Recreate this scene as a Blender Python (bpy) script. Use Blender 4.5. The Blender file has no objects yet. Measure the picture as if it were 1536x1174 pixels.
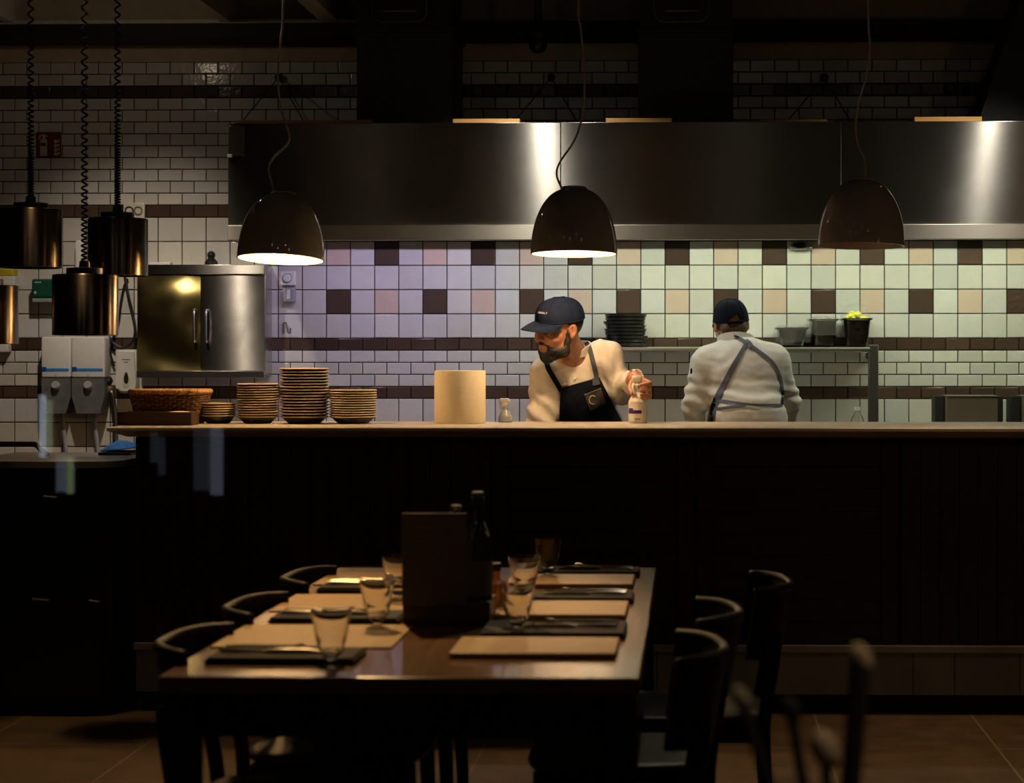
import bpy, bmesh, math, random
import numpy as np
from mathutils import Vector, Matrix, noise
from mathutils.bvhtree import BVHTree
random.seed(7)
C = bpy.context.scene.collection
R = math.radians
PI = math.pi

# ------------------------------------------------------------------ camera maths
F = 2971.0; H = 1.374; TH = R(1.5); CX = 1033 - F*math.tan(TH); CY = 533.0
def W(px, py, Y):
    """world point seen at photo pixel (px,py) on the depth plane y=Y"""
    r = (px-CX)/F
    X = Y*(r*math.cos(TH)-math.sin(TH))/(math.cos(TH)+r*math.sin(TH))
    d = -X*math.sin(TH)+Y*math.cos(TH)
    return Vector((X, Y, H-(py-CY)*d/F))
def WX(px, Y): return W(px, CY, Y).x
def scale_at(px, Y): return F/(-WX(px, Y)*math.sin(TH)+Y*math.cos(TH))   # pixels per metre
cam = bpy.data.cameras.new('camera'); co = bpy.data.objects.new('camera', cam); C.objects.link(co)
co.location = (0, 0, H); co.rotation_euler = (R(90), 0, TH)
cam.sensor_width = 36; cam.lens = F/1536*36
cam.shift_x = -(CX-768)/1536; cam.shift_y = -(587-CY)/1536
cam.clip_start = .05; cam.clip_end = 60
cam.dof.use_dof = True; cam.dof.focus_distance = 8.9; cam.dof.aperture_fstop = 4.2
bpy.context.scene.camera = co

# ------------------------------------------------------------------ materials
def sock(b, n, v): b.inputs[n].default_value = v
def mat(name, col, rough=.5, metal=0., var=.12, scale=30., bump=0., bscale=None, trans=0., ior=1.5,
        emit=None, estr=0., coat=0., stretch=(1, 1, 1), col2=None, spec=None, alpha=None):
    m = bpy.data.materials.new(name); m.use_nodes = True
    nt = m.node_tree; b = nt.nodes['Principled BSDF']; N = nt.nodes.new; L = nt.links.new
    tc = N('ShaderNodeTexCoord'); mp = N('ShaderNodeMapping'); mp.inputs['Scale'].default_value = stretch
    L(tc.outputs['Object'], mp.inputs['Vector'])
    nz = N('ShaderNodeTexNoise'); nz.inputs['Scale'].default_value = scale; nz.inputs['Detail'].default_value = 4
    L(mp.outputs[0], nz.inputs['Vector'])
    mx = N('ShaderNodeMix'); mx.data_type = 'RGBA'
    c2 = col2 if col2 else tuple(min(1, c*(1+var)) for c in col)
    c1 = col if col2 else tuple(c*(1-var) for c in col)
    mx.inputs[6].default_value = (*c1, 1); mx.inputs[7].default_value = (*c2, 1)
    rp = N('ShaderNodeMapRange'); rp.inputs[1].default_value = .3; rp.inputs[2].default_value = .7
    L(nz.outputs['Fac'], rp.inputs[0]); L(rp.outputs[0], mx.inputs[0]); L(mx.outputs[2], b.inputs['Base Color'])
    sock(b, 'Roughness', rough); sock(b, 'Metallic', metal)
    if trans: sock(b, 'Transmission Weight', trans); sock(b, 'IOR', ior)
    if spec is not None: sock(b, 'Specular IOR Level', spec)
    if coat: sock(b, 'Coat Weight', coat); sock(b, 'Coat Roughness', .08)
    if alpha is not None: sock(b, 'Alpha', alpha)
    if emit: sock(b, 'Emission Color', (*emit, 1)); sock(b, 'Emission Strength', estr)
    if bump:
        n2 = N('ShaderNodeTexNoise'); n2.inputs['Scale'].default_value = bscale or scale*2; n2.inputs['Detail'].default_value = 3
        L(mp.outputs[0], n2.inputs['Vector'])
        bp = N('ShaderNodeBump'); bp.inputs['Strength'].default_value = bump; bp.inputs['Distance'].default_value = .004
        L(n2.outputs['Fac'], bp.inputs['Height']); L(bp.outputs[0], b.inputs['Normal'])
    return m
def steel(name, col, rough, aniso=.0, rot=0., wav=0., wscale=3., smudge=.0):
    """brushed steel: the brushing direction follows the UV map; large soft dents optional"""
    m = mat(name, col, rough, 1.0, .06, 6., stretch=(1, 1, 1))
    nt = m.node_tree; b = nt.nodes['Principled BSDF']; N = nt.nodes.new; L = nt.links.new
    if aniso:
        t = N('ShaderNodeTangent'); t.direction_type = 'UV_MAP'; t.uv_map = 'UVMap'; L(t.outputs[0], b.inputs['Tangent'])
        sock(b, 'Anisotropic', aniso); sock(b, 'Anisotropic Rotation', rot)
    if wav:
        tc = N('ShaderNodeTexCoord'); n2 = N('ShaderNodeTexNoise'); n2.inputs['Scale'].default_value = wscale; n2.inputs['Detail'].default_value = 1
        L(tc.outputs['Object'], n2.inputs['Vector'])
        bp = N('ShaderNodeBump'); bp.inputs['Strength'].default_value = 1; bp.inputs['Distance'].default_value = wav
        L(n2.outputs['Fac'], bp.inputs['Height']); L(bp.outputs[0], b.inputs['Normal'])
    if smudge:
        tc = N('ShaderNodeTexCoord'); n3 = N('ShaderNodeTexNoise'); n3.inputs['Scale'].default_value = 7; n3.inputs['Detail'].default_value = 6; n3.inputs['Distortion'].default_value = 1.5
        L(tc.outputs['Object'], n3.inputs['Vector'])
        mr = N('ShaderNodeMapRange'); mr.inputs[1].default_value = .35; mr.inputs[2].default_value = .75
        mr.inputs[3].default_value = rough; mr.inputs[4].default_value = rough+smudge
        L(n3.outputs['Fac'], mr.inputs[0]); L(mr.outputs[0], b.inputs['Roughness'])
    return m
AR = .25
def wood(name, c1, c2, rough, axis='x', scale=8., bump=.15, coat=0.):
    s = {'x': (.6, 9, 9), 'y': (9, .6, 9), 'z': (9, 9, .6)}[axis]
    return mat(name, c1, rough, 0, .2, scale, bump, scale*3, stretch=s, col2=c2, coat=coat)
M = {}
M['white_plastic'] = mat('white_plastic', (.72, .71, .67), .35, 0, .03)
M['grey_plastic'] = mat('grey_plastic', (.13, .13, .13), .4)
M['mid_grey'] = mat('mid_grey_plastic', (.30, .30, .30), .35)
M['black_plastic'] = mat('black_plastic', (.012, .012, .012), .4)
M['black'] = mat('matt_black', (.008, .008, .008), .6)
M['blue_print'] = mat('blue_print', (.02, .16, .5), .4, col2=(.03, .25, .6), scale=60)
M['dark_blue'] = mat('dark_blue_print', (.01, .06, .3), .4)
M['cream_plastic'] = mat('cream_plastic', (.6, .56, .44), .4)
M['green_plastic'] = mat('green_plastic', (.004, .07, .045), .45)
M['red_sign'] = mat('red_sign_panel', (.16, .010, .016), .5)
M['sign_white'] = mat('sign_white', (.55, .5, .42), .5)
M['hood_steel'] = steel('hood_brushed_steel', (.24, .23, .21), .31, 1.0, AR, 0, 3, .02)
def brush_bump(m, dist, fz):
    nt = m.node_tree; b = nt.nodes['Principled BSDF']; N = nt.nodes.new; L = nt.links.new
    tc = N('ShaderNodeTexCoord'); mp = N('ShaderNodeMapping'); mp.inputs['Scale'].default_value = (1.2, 1, fz); L(tc.outputs['Object'], mp.inputs[0])
    n = N('ShaderNodeTexNoise'); n.inputs['Scale'].default_value = 1; n.inputs['Detail'].default_value = 1; L(mp.outputs[0], n.inputs['Vector'])
    bp = N('ShaderNodeBump'); bp.inputs['Strength'].default_value = 1; bp.inputs['Distance'].default_value = dist
    L(n.outputs['Fac'], bp.inputs['Height']); L(bp.outputs[0], b.inputs['Normal'])
M['rim_steel'] = steel('hood_rim_steel', (.60, .56, .48), .45, .8, AR)
M['cab_steel'] = steel('cabinet_steel', (.62, .60, .56), .235, 1.0, AR, .0, 2.6, .03)
M['dented_reflect_steel'] = steel('dented_steel_gold_reflection', (.34, .27, .10), .31, .2, AR, .17, 2.6, .03)  # gold in the base colour imitates warm reflections; the dents are bump
M['steel'] = steel('plain_steel', (.55, .53, .50), .3)
M['dull_steel'] = steel('dull_steel', (.16, .16, .15), .45)
M['pan_steel'] = steel('pan_steel', (.16, .145, .125), .22, 0, 0, .008, 14)
M['container_steel'] = steel('container_steel', (.30, .25, .19), .5)
M['duct_metal'] = mat('dark_duct_metal', (.022, .024, .022), .6, .3)
M['bronze'] = steel('smoked_bronze_metal', (.30, .235, .17), .30, 0)
M['bronze_brushed'] = steel('brushed_bronze_metal', (.20, .16, .12), .30, 0)
b_ = M['bronze_brushed'].node_tree.nodes['Principled BSDF']; t_ = M['bronze_brushed'].node_tree.nodes.new('ShaderNodeTangent'); t_.direction_type = 'RADIAL'; t_.axis = 'Z'
M['bronze_brushed'].node_tree.links.new(t_.outputs[0], b_.inputs['Tangent']); sock(b_, 'Anisotropic', .9); sock(b_, 'Anisotropic Rotation', AR)
M['lamp_grey'] = mat('glossy_taupe_lacquer', (.36, .325, .29), .07, 0, .04)
M['lamp_inner'] = mat('white_lamp_lining', (.82, .78, .72), .5)
M['lamp_inner_off'] = mat('unlit_lining_and_cap', (.55, .45, .38), .5)  # darker copy of the lining for the unlit lamp; also colours the top caps
M['cord'] = mat('grey_cord', (.42, .36, .29), .35)
M['bulb_on'] = mat('lit_bulb', (1, .8, .5), .5, emit=(1, .72, .42), estr=14)
M['bulb_off'] = mat('frosted_bulb', (.7, .68, .62), .4)
M['marble_top'] = mat('marble_slab', (.46, .40, .31), .42, 0, .2, 5, .0, col2=(.62, .56, .46))
M['marble'] = mat('grey_marble', (.20, .205, .19), .3, 0, .2, 4, .0, col2=(.34, .34, .31), stretch=(1, 1, .35))
M['counter_wood'] = wood('dark_red_wood', (.020, .006, .004), (.040, .012, .008), .5, 'z')
M['counter_wood_h'] = wood('dark_red_wood_boards', (.017, .006, .004), (.036, .011, .008), .5, 'x')
M['table_wood'] = wood('table_wood', (.14, .066, .026), (.22, .11, .045), .24, 'y', 6., .01, .35)
M['chair_wood'] = mat('black_stained_wood', (.006, .005, .004), .5, 0, .2, 20, spec=.25)
M['leather'] = mat('dark_leather', (.020, .016, .012), .45, 0, .2, 60, .15, spec=.3)
M['mat_tan'] = mat('tan_leather_mat', (.40, .235, .075), .55, 0, .1, 40, .1)
M['napkin'] = mat('dark_napkin', (.018, .013, .010), .85, 0, .2, 90, .3)
M['cutlery'] = mat('cutlery_steel', (.65, .58, .48), .2, 1., .05)
M['glass'] = mat('clear_glass', (.96, .96, .94), .02, 0, .0, trans=1, ior=1.45)
M['bottle_glass'] = mat('dark_green_glass', (.02, .035, .012), .08, 0, .1, trans=.35, ior=1.5)
M['oil'] = mat('amber_oil', (.5, .22, .03), .1, 0, .1, trans=.7, ior=1.45)
M['menu'] = mat('grey_menu_card', (.085, .076, .064), .65, 0, .1, 25)
M['floor'] = None
M['paper'] = mat('cream_paper', (.88, .80, .60), .8, 0, .04, 60, .1)
M['stone'] = mat('brown_stoneware', (.065, .055, .038), .35, 0, .12, 25)  # dish tone lowered to stand for shade between stacked rims
M['stone_rim'] = mat('gleaming_rim', (.72, .62, .42), .5, 0, .1, 40)  # rim tone raised to stand for its glimmer
M['wicker'] = mat('brown_wicker', (.16, .08, .033), .55, 0, .3, 60, .3)
M['wicker_light'] = mat('honey_wicker', (.46, .24, .08), .5, 0, .25, 60, .3)
M['tray_wood'] = wood('dark_tray_wood', (.035, .016, .008), (.07, .032, .014), .5, 'x')
M['glint'] = wood('amber_glint', (.55, .27, .07), (.68, .36, .10), .5, 'x')  # amber colour imitates lit edges along the hood top
M['skin'] = mat('skin', (.40, .18, .105), .42, 0, .12, 45, .08, 150)
M['skin2'] = mat('fair_skin', (.50, .27, .17), .45, 0, .1, 45, .08, 150)
M['lip'] = mat('lip', (.30, .085, .06), .4)
M['hair'] = mat('black_hair', (.010, .008, .006), .6, 0, .3, 120, .6, 160)
M['hair2'] = mat('cropped_brown_hair', (.10, .055, .028), .7, 0, .3, 120, .4, 200)
M['jacket'] = mat('white_chef_cotton', (.74, .70, .63), .85, 0, .05, 60, .25, 35)
M['jacket2'] = mat('grey_white_cotton', (.60, .60, .53), .85, 0, .05, 60, .2, 35)
M['navy'] = mat('navy_cotton', (.006, .009, .018), .85, 0, .2, 90, .3, 200, spec=.1)
M['navy_cap'] = mat('navy_cap_cotton', (.005, .010, .028), .8, 0, .2, 60, .25, 150, spec=.12)
M['denim'] = mat('grey_blue_strap', (.075, .085, .105), .8, 0, .15, 90, .3)
M['patch'] = mat('grey_leather_patch', (.055, .048, .042), .6, 0, .3, 60, .4)
M['thread'] = mat('pale_thread', (.85, .83, .78), .7)
M['grey_print'] = mat('grey_print', (.22, .20, .18), .6)
M['trouser'] = mat('black_trouser_cloth', (.012, .012, .013), .9)
M['eye'] = mat('eye_white', (.6, .55, .5), .2)
M['yellow'] = mat('yellow_pepper', (.75, .68, .02), .35, 0, .15, 40, .4)
M['wrap'] = mat('cling_film', (.5, .5, .48), .15, 0, .0, 20, .9, 30, alpha=.10)
M['spray_body'] = mat('translucent_blue_bottle', (.36, .42, .47), .3, trans=.2)
M['spray_head'] = mat('grey_spray_head', (.52, .51, .52), .4)
M['purple'] = mat('purple_label', (.06, .02, .13), .4)
M['label_white'] = mat('white_label', (.80, .76, .70), .5)
M['bottle_white'] = mat('white_bottle', (.74, .68, .60), .3)
M['blue_cloth'] = mat('blue_cloth', (.02, .15, .50), .8, 0, .2, 40, .4, col2=(.04, .24, .66))
M['pale_cloth'] = mat('pale_cloth', (.5, .55, .62), .8)
M['station'] = mat('black_green_lacquer', (.010, .012, .009), .22, 0, .1)
M['station_top'] = mat('grey_stone_worktop', (.20, .18, .155), .3, 0, .15, 20)
M['bud'] = mat('pale_dried_bud', (.58, .42, .28), .8)
M['paper_dim'] = mat('greenish_bud', (.30, .27, .16), .8)
M['stem'] = mat('dark_stem', (.02, .018, .010), .8)
M['plaster'] = mat('beige_plaster', (.50, .39, .28), .9, 0, .08, 12, .2)
M['beam'] = mat('black_beam', (.006, .006, .005), .7)
M['joist'] = mat('grey_joist_paint', (.45, .42, .35), .8)
M['dark_wall'] = mat('dark_wall_paint', (.03, .027, .024), .9)
M['grout_wall'] = mat('dark_grout', (.012, .010, .008), .9, 0, .2, 50)
M['yellow_plastic'] = mat('yellow_plastic', (.55, .42, .02), .4)

# ------------------------------------------------------------------ object helpers
def tag(o, label=None, cat=None, group=None, kind=None):
    if label: o['label'] = label
    if cat: o['category'] = cat
    if group: o['group'] = group
    if kind: o['kind'] = kind
    return o
def empty(name, loc, label, cat, group=None, rz=0.):
    o = bpy.data.objects.new(name, None); C.objects.link(o); o.location = loc; o.rotation_euler = (0, 0, rz)
    o.empty_display_size = .05
    return tag(o, label, cat, group)
def org(p):
    """world origin of a thing or part"""
    v = Vector((0, 0, 0))
    while p is not None: v = v+p.location; p = p.parent
    return v
def catmull(pts, n=8):
    P = [Vector(p) for p in pts]; out = []
    for i in range(len(P)-1):
        a = P[max(i-1, 0)]; b = P[i]; c = P[i+1]; d = P[min(i+2, len(P)-1)]
        for k in range(n):
            t = k/n; out.append(.5*((2*b)+(c-a)*t+(2*a-5*b+4*c-d)*t*t+(3*b-a-3*c+d)*t**3))
    out.append(P[-1]); return out
class MB:
    """collects shapes in world coordinates, links them as one mesh"""
    def __init__(s): s.bm = bmesh.new(); s.mi = 0
    def _f(s, vs):
        try:
            f = s.bm.faces.new(vs); f.material_index = s.mi; return f
        except ValueError: return None
    def box(s, x0, x1, y0, y1, z0, z1, bev=0., rot=None, seg=2):
        c = Vector(((x0+x1)/2, (y0+y1)/2, (z0+z1)/2)); h = Vector((abs(x1-x0)/2, abs(y1-y0)/2, abs(z1-z0)/2))
        r = bmesh.ops.create_cube(s.bm, size=2)
        vs = r['verts']
        for v in vs: v.co = Vector((v.co.x*h.x, v.co.y*h.y, v.co.z*h.z))
        fs = {f for v in vs for f in v.link_faces}
        for f in fs: f.material_index = s.mi
        if bev > 0:
            es = list({e for v in vs for e in v.link_edges})
            rr = bmesh.ops.bevel(s.bm, geom=es, offset=min(bev, .9*min(h)), segments=seg, profile=.5, affect='EDGES', clamp_overlap=True)
            vs = list({v for f in rr['faces'] for v in f.verts} | {v for v in vs if v.is_valid})
            for f in rr['faces']: f.material_index = s.mi
        for v in vs:
            p = v.co
            if rot is not None: p = rot @ p
            v.co = p+c
        return s
    def prism(s, poly, y0, y1):
        """polygon [(x,z)] extruded along y"""
        n = len(poly); a = [s.bm.verts.new((x, y0, z)) for x, z in poly]; b = [s.bm.verts.new((x, y1, z)) for x, z in poly]
        s._f(a); s._f(b[::-1])
        for i in range(n): s._f([a[i], b[i], b[(i+1) % n], a[(i+1) % n]])
        return s
    def lathe(s, prof, c=(0, 0, 0), n=32, sx=1., sy=1., rot=None, cap=True):
        """profile [(r,z)] revolved about z through c"""
        c = Vector(c); rings = []
        for r, z in prof:
            if r < 1e-6:
                p = Vector((0, 0, z)); p = (rot @ p if rot else p); rings.append([s.bm.verts.new(p+c)])
            else:
                ring = []
                for k in range(n):
                    t = 2*PI*k/n; p = Vector((r*math.cos(t)*sx, r*math.sin(t)*sy, z)); p = (rot @ p if rot else p)
                    ring.append(s.bm.verts.new(p+c))
                rings.append(ring)
        for a, b in zip(rings, rings[1:]):
            for k in range(n):
                k2 = (k+1) % n
                if len(a) == 1 and len(b) == 1: continue
                if len(a) == 1: s._f([a[0], b[k2], b[k]])
                elif len(b) == 1: s._f([a[k], a[k2], b[0]])
                else: s._f([a[k], a[k2], b[k2], b[k]])
        if cap:
            if len(rings[0]) > 1: s._f(rings[0][::-1])
            if len(rings[-1]) > 1: s._f(rings[-1])
        return s
    def tube(s, pts, r, n=8, cap=True, flat=1.):
        P = [Vector(p) for p in pts]; rs = r if isinstance(r, (list, tuple)) else [r]*len(P)
        T = [(P[min(i+1, len(P)-1)]-P[max(i-1, 0)]).normalized() for i in range(len(P))]
        u = T[0].orthogonal().normalized(); rings = []
        for p, t, rr in zip(P, T, rs):
            u = (u-t*u.dot(t)); u = u.normalized() if u.length > 1e-6 else t.orthogonal().normalized()
            v = t.cross(u)
            rings.append([s.bm.verts.new(p+(u*math.cos(2*PI*k/n)+v*math.sin(2*PI*k/n)*flat)*rr) for k in range(n)])
        for a, b in zip(rings, rings[1:]):
            for k in range(n): s._f([a[k], a[(k+1) % n], b[(k+1) % n], b[k]])
        if cap: s._f(rings[0][::-1]); s._f(rings[-1])
        return s
    def ball(s, c, r, n=16, sc=(1, 1, 1), rot=None):
        m = max(6, n//2)
        prof = [(r*math.sin(PI*i/m), -r*math.cos(PI*i/m)) for i in range(m+1)]
        c = Vector(c); rings = []
        for rr, z in prof:
            if rr < 1e-6: pts = [Vector((0, 0, z))]
            else: pts = [Vector((rr*math.cos(2*PI*k/n), rr*math.sin(2*PI*k/n), z)) for k in range(n)]
            ring = []
            for p in pts:
                p = Vector((p.x*sc[0], p.y*sc[1], p.z*sc[2])); p = rot @ p if rot else p
                ring.append(s.bm.verts.new(p+c))
            rings.append(ring)
        for a, b in zip(rings, rings[1:]):
            for k in range(n):
                k2 = (k+1) % n
                if len(a) == 1: s._f([a[0], b[k2], b[k]])
                elif len(b) == 1: s._f([a[k], a[k2], b[0]])
                else: s._f([a[k], a[k2], b[k2], b[k]])
        return s
    def sheet(s, rows, thick):
        """grid of (point, normal) rows -> closed thin shell"""
        A = [[s.bm.verts.new(p) for p, n in r] for r in rows]; B = [[s.bm.verts.new(p-n*thick) for p, n in r] for r in rows]
        R_, K = len(A), len(A[0])
        for i in range(R_-1):
            for j in range(K-1):
                s._f([A[i][j], A[i][j+1], A[i+1][j+1], A[i+1][j]]); s._f([B[i][j], B[i+1][j], B[i+1][j+1], B[i][j+1]])
        for i in range(R_-1):
            s._f([A[i][0], A[i+1][0], B[i+1][0], B[i][0]]); s._f([A[i][-1], B[i][-1], B[i+1][-1], A[i+1][-1]])
        for j in range(K-1):
            s._f([A[0][j], B[0][j], B[0][j+1], A[0][j+1]]); s._f([A[-1][j], A[-1][j+1], B[-1][j+1], B[-1][j]])
        return s
    def grid(s, verts, faces):
        vs = [s.bm.verts.new(v) for v in verts]
        for f in faces: s._f([vs[i] for i in f])
        return s
    def build(s, name, m, parent=None, smooth=True, uv=None, angle=20, o=None):
        bmesh.ops.recalc_face_normals(s.bm, faces=s.bm.faces)
        me = bpy.data.meshes.new(name)
        off = org(parent) if parent else (o if o is not None else Vector((0, 0, 0)))
        if parent is None and o is None and s.bm.verts:      # origin at the base of a one-mesh thing
            xs = [v.co.x for v in s.bm.verts]; ys = [v.co.y for v in s.bm.verts]; zs = [v.co.z for v in s.bm.verts]
            off = Vector(((min(xs)+max(xs))/2, (min(ys)+max(ys))/2, min(zs)))
        if uv is None: uv = 'xz'
        ul = s.bm.loops.layers.uv.new('UVMap')
        for f in s.bm.faces:
            n = f.normal; ax = max(range(3), key=lambda k: abs(n[k]))
            for l in f.loops:
                c = l.vert.co
                l[ul].uv = {0: (c.y, c.z), 1: (c.x, c.z), 2: (c.x, c.y)}[ax]
        for v in s.bm.verts: v.co -= off
        s.bm.to_mesh(me); s.bm.free()
        for mm in (m if isinstance(m, (list, tuple)) else [m]): me.materials.append(mm)
        if smooth:
            me.polygons.foreach_set('use_smooth', [True]*len(me.polygons))
            if angle < 180: me.set_sharp_from_angle(angle=R(angle))
        ob = bpy.data.objects.new(name, me); C.objects.link(ob)
        if parent: ob.parent = parent
        else: ob.location = off
        return ob
def struct(o): o['kind'] = 'structure'; return o
def copy_tree(o, parent=None):
    c = o.copy(); C.objects.link(c)
    if parent: c.parent = parent
    for ch in list(o.children): copy_tree(ch, c)
    return c
def px_rect(px0, py0, px1, py1, Y):
    a = W(px0, py1, Y); b = W(px1, py0, Y); return a.x, b.x, a.z, b.z
def pbox(mb, px0, py0, px1, py1, Yf, Yb, bev=0.):
    x0, x1, z0, z1 = px_rect(px0, py0, px1, py1, Yf); mb.box(x0, x1, Yf, Yb, z0, z1, bev); return x0, x1, z0, z1
def text_mesh(mb, body, size, place):
    """flat lettering; place(u,v) maps the text plane to the world"""
    cu = bpy.data.curves.new('t', 'FONT'); cu.body = body; cu.size = size; cu.align_x = 'CENTER'; cu.align_y = 'CENTER'; cu.resolution_u = 2
    ob = bpy.data.objects.new('t', cu); C.objects.link(ob)
    dg = bpy.context.evaluated_depsgraph_get(); me = ob.evaluated_get(dg).to_mesh()
    vs = [mb.bm.verts.new(place(v.co.x, v.co.y)) for v in me.vertices]
    for p in me.polygons: mb._f([vs[i] for i in p.vertices])
    bpy.data.objects.remove(ob); bpy.data.curves.remove(cu)
# ------------------------------------------------------------------ the setting
D = 10.58                                  # glazed face of the back wall
T = .1298; BH = .0639                      # square tile pitch, brick course
Z0 = 1.467                                 # top of the lower brown band
X0 = WX(489.5, D)
XL = WX(-130, D); XR = WX(1700, D)
def tiled_wall():
    rng = random.Random(3)
    bm = bmesh.new(); cl = bm.loops.layers.float_color.new('tile_colour')
    def tile(x0, x1, z0, z1, col):
        g = .0026; x0 += g; x1 -= g; z0 += g; z1 -= g
        if x1-x0 < .008: return
        k = .0035; dx = rng.uniform(-.0009, .0009); dz = rng.uniform(-.0009, .0009)
        base = [bm.verts.new(p) for p in ((x0, D+.009, z0), (x1, D+.009, z0), (x1, D+.009, z1), (x0, D+.009, z1))]
        mid = [bm.verts.new(p) for p in ((x0, D+.002, z0), (x1, D+.002, z0), (x1, D+.002, z1), (x0, D+.002, z1))]
        top = [bm.verts.new((x, D+sx*dx+sz*dz, z)) for x, z, sx, sz in ((x0+k, z0+k, -1, -1), (x1-k, z0+k, 1, -1), (x1-k, z1-k, 1, 1), (x0+k, z1-k, -1, 1))]
        fs = [bm.faces.new(top)]
        for i in range(4):
            j = (i+1) % 4; fs.append(bm.faces.new([mid[i], mid[j], top[j], top[i]])); fs.append(bm.faces.new([base[i], base[j], mid[j], mid[i]]))
        for f in fs:
            for l in f.loops: l[cl] = (*col, 1)
    def white():
        v = rng.uniform(.88, 1.06); w = rng.uniform(-.02, .02); return (.62*v+w*.5, .60*v, .555*v-w)
    def brown(): v = rng.uniform(.8, 1.2); return (.078*v, .049*v, .036*v)
    def pink(): v = rng.uniform(.93, 1.05); return (.60*v, .46*v, .375*v)
    i0 = int((XL-X0)/T)-1; i1 = int((XR-X0)/T)+1
    def squares(z0, z1, f):
        for i in range(i0, i1): tile(X0+i*T, X0+(i+1)*T, z0, z1, f(i))
    def bricks(z0, z1, offs, f):
        for i in range(i0, i1): tile(X0+(i+offs)*T, X0+(i+offs+1)*T, z0, z1, f())
    for k in range(5):
        def f(i, k=k):
            if i >= 0 and k == 1: return brown() if i % 4 == 0 else pink() if i % 4 == 2 else white()
            if i >= 0 and k == 3: return brown() if i % 4 == 2 else pink() if i % 4 == 0 else white()
            return white()
        squares(Z0+k*T, Z0+(k+1)*T, f)
    z = Z0+5*T; bricks(z, z+.0665, .5, brown); z += .0665
    for k in range(9): bricks(z, z+BH, 0 if k % 2 == 0 else .5, white); z += BH
    bricks(z, z+.0655, .5, brown); z += .0655
    for k in range(2): bricks(z, z+BH, 0 if k % 2 == 0 else .5, white); z += BH
    ztop = z
    z = Z0-.0655; bricks(z, Z0, .5, brown)
    for k in range(3): bricks(z-.0645, z, 0 if k % 2 == 0 else .5, white); z -= .0645
    bricks(z-.0645, z, .5, brown); z -= .0645
    for k in range(4): squares(z-T, z, lambda i: white()); z -= T
    me = bpy.data.meshes.new('wall_back_tiles'); bm.to_mesh(me); bm.free()
    m = bpy.data.materials.new('glazed_tile'); m.use_nodes = True
    nt = m.node_tree; b = nt.nodes['Principled BSDF']; N = nt.nodes.new; L = nt.links.new
    at = N('ShaderNodeAttribute'); at.attribute_name = 'tile_colour'
    tc = N('ShaderNodeTexCoord'); nz = N('ShaderNodeTexNoise'); nz.inputs['Scale'].default_value = 14; nz.inputs['Detail'].default_value = 3
    L(tc.outputs['Object'], nz.inputs['Vector'])
    mr = N('ShaderNodeMapRange'); mr.inputs[3].default_value = .9; mr.inputs[4].default_value = 1.08; L(nz.outputs['Fac'], mr.inputs[0])
    mx = N('ShaderNodeMix'); mx.data_type = 'RGBA'; mx.blend_type = 'MULTIPLY'; mx.inputs[0].default_value = 1
    L(at.outputs['Color'], mx.inputs[6]); L(mr.outputs[0], mx.inputs[7]); L(mx.outputs[2], b.inputs['Base Color'])
    sock(b, 'Roughness', .16); sock(b, 'Specular IOR Level', .35)
    n2 = N('ShaderNodeTexNoise'); n2.inputs['Scale'].default_value = 38; n2.inputs['Detail'].default_value = 2; L(tc.outputs['Object'], n2.inputs['Vector'])
    bp = N('ShaderNodeBump'); bp.inputs['Strength'].default_value = .35; bp.inputs['Distance'].default_value = .004
    L(n2.outputs['Fac'], bp.inputs['Height']); L(bp.outputs[0], b.inputs['Normal'])
    me.materials.append(m)
    return me, ztop, z
tile_me, ZT, ZB = tiled_wall()
mb = MB(); mb.box(XL-.3, XR+2, D+.0085, D+.2, -.02, 4.2)
wall = struct(mb.build('wall_back', M['grout_wall'], smooth=False, o=Vector((0, 0, 0))))
to = bpy.data.objects.new('tile_facing', tile_me); C.objects.link(to); to.parent = wall
mb = MB(); mb.box(XL-.3, XR+2, D-.004, D+.0086, ZT, 3.36)
ob = mb.build('plaster_band', M['plaster'], wall)
mb = MB()                                              # black beam along the top of the back wall
zb = W(150, 64, D-.1).z; mb.box(XL-.3, XR+2, D-.22, D-.01, zb, zb+.085, .004)
tag(struct(mb.build('trim_1', M['beam'], smooth=False)), 'black beam along the top of the tiled wall')
mb = MB(); z = W(200, 37, D-.2).z; mb.box(XL-.3, WX(534, D-.3), D-.24, D-.02, z, z+.02, .003)
tag(struct(mb.build('trim_2', M['joist'], smooth=False)), 'thin pale ledge above the black beam')

def floor_mat():
    m = mat('brown_floor_tile', (.10, .062, .030), .42, 0, .2, 7, .06, 30, col2=(.17, .105, .052))
    nt = m.node_tree; b = nt.nodes['Principled BSDF']; N = nt.nodes.new; L = nt.links.new
    tc = N('ShaderNodeTexCoord'); br = N('ShaderNodeTexBrick'); br.offset = 0.5
    mp = N('ShaderNodeMapping'); mp.inputs['Location'].default_value = (.35, .12, 0); mp.inputs['Rotation'].default_value = (0, 0, R(90)); L(tc.outputs['Object'], mp.inputs[0]); L(mp.outputs[0], br.inputs['Vector'])
    br.inputs['Scale'].default_value = 1; br.inputs['Brick Width'].default_value = 1.2; br.inputs['Row Height'].default_value = .6; br.inputs['Mortar Size'].default_value = .004
    old = b.inputs['Base Color'].links[0].from_socket
    mx = N('ShaderNodeMix'); mx.data_type = 'RGBA'; mx.inputs[7].default_value = (.26, .19, .12, 1)
    L(br.outputs['Fac'], mx.inputs[0]); L(old, mx.inputs[6]); L(mx.outputs[2], b.inputs['Base Color'])
    return m
mb = MB(); mb.box(-5, 4, -1.8, D+.2, -.1, 0); struct(mb.build('floor', floor_mat(), smooth=False, o=Vector((0, 0, 0))))
mb = MB(); mb.box(-5, 4, -1.8, D+.2, 3.62, 3.72); struct(mb.build('ceiling', M['beam'], smooth=False, o=Vector((0, 0, 0))))
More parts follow.
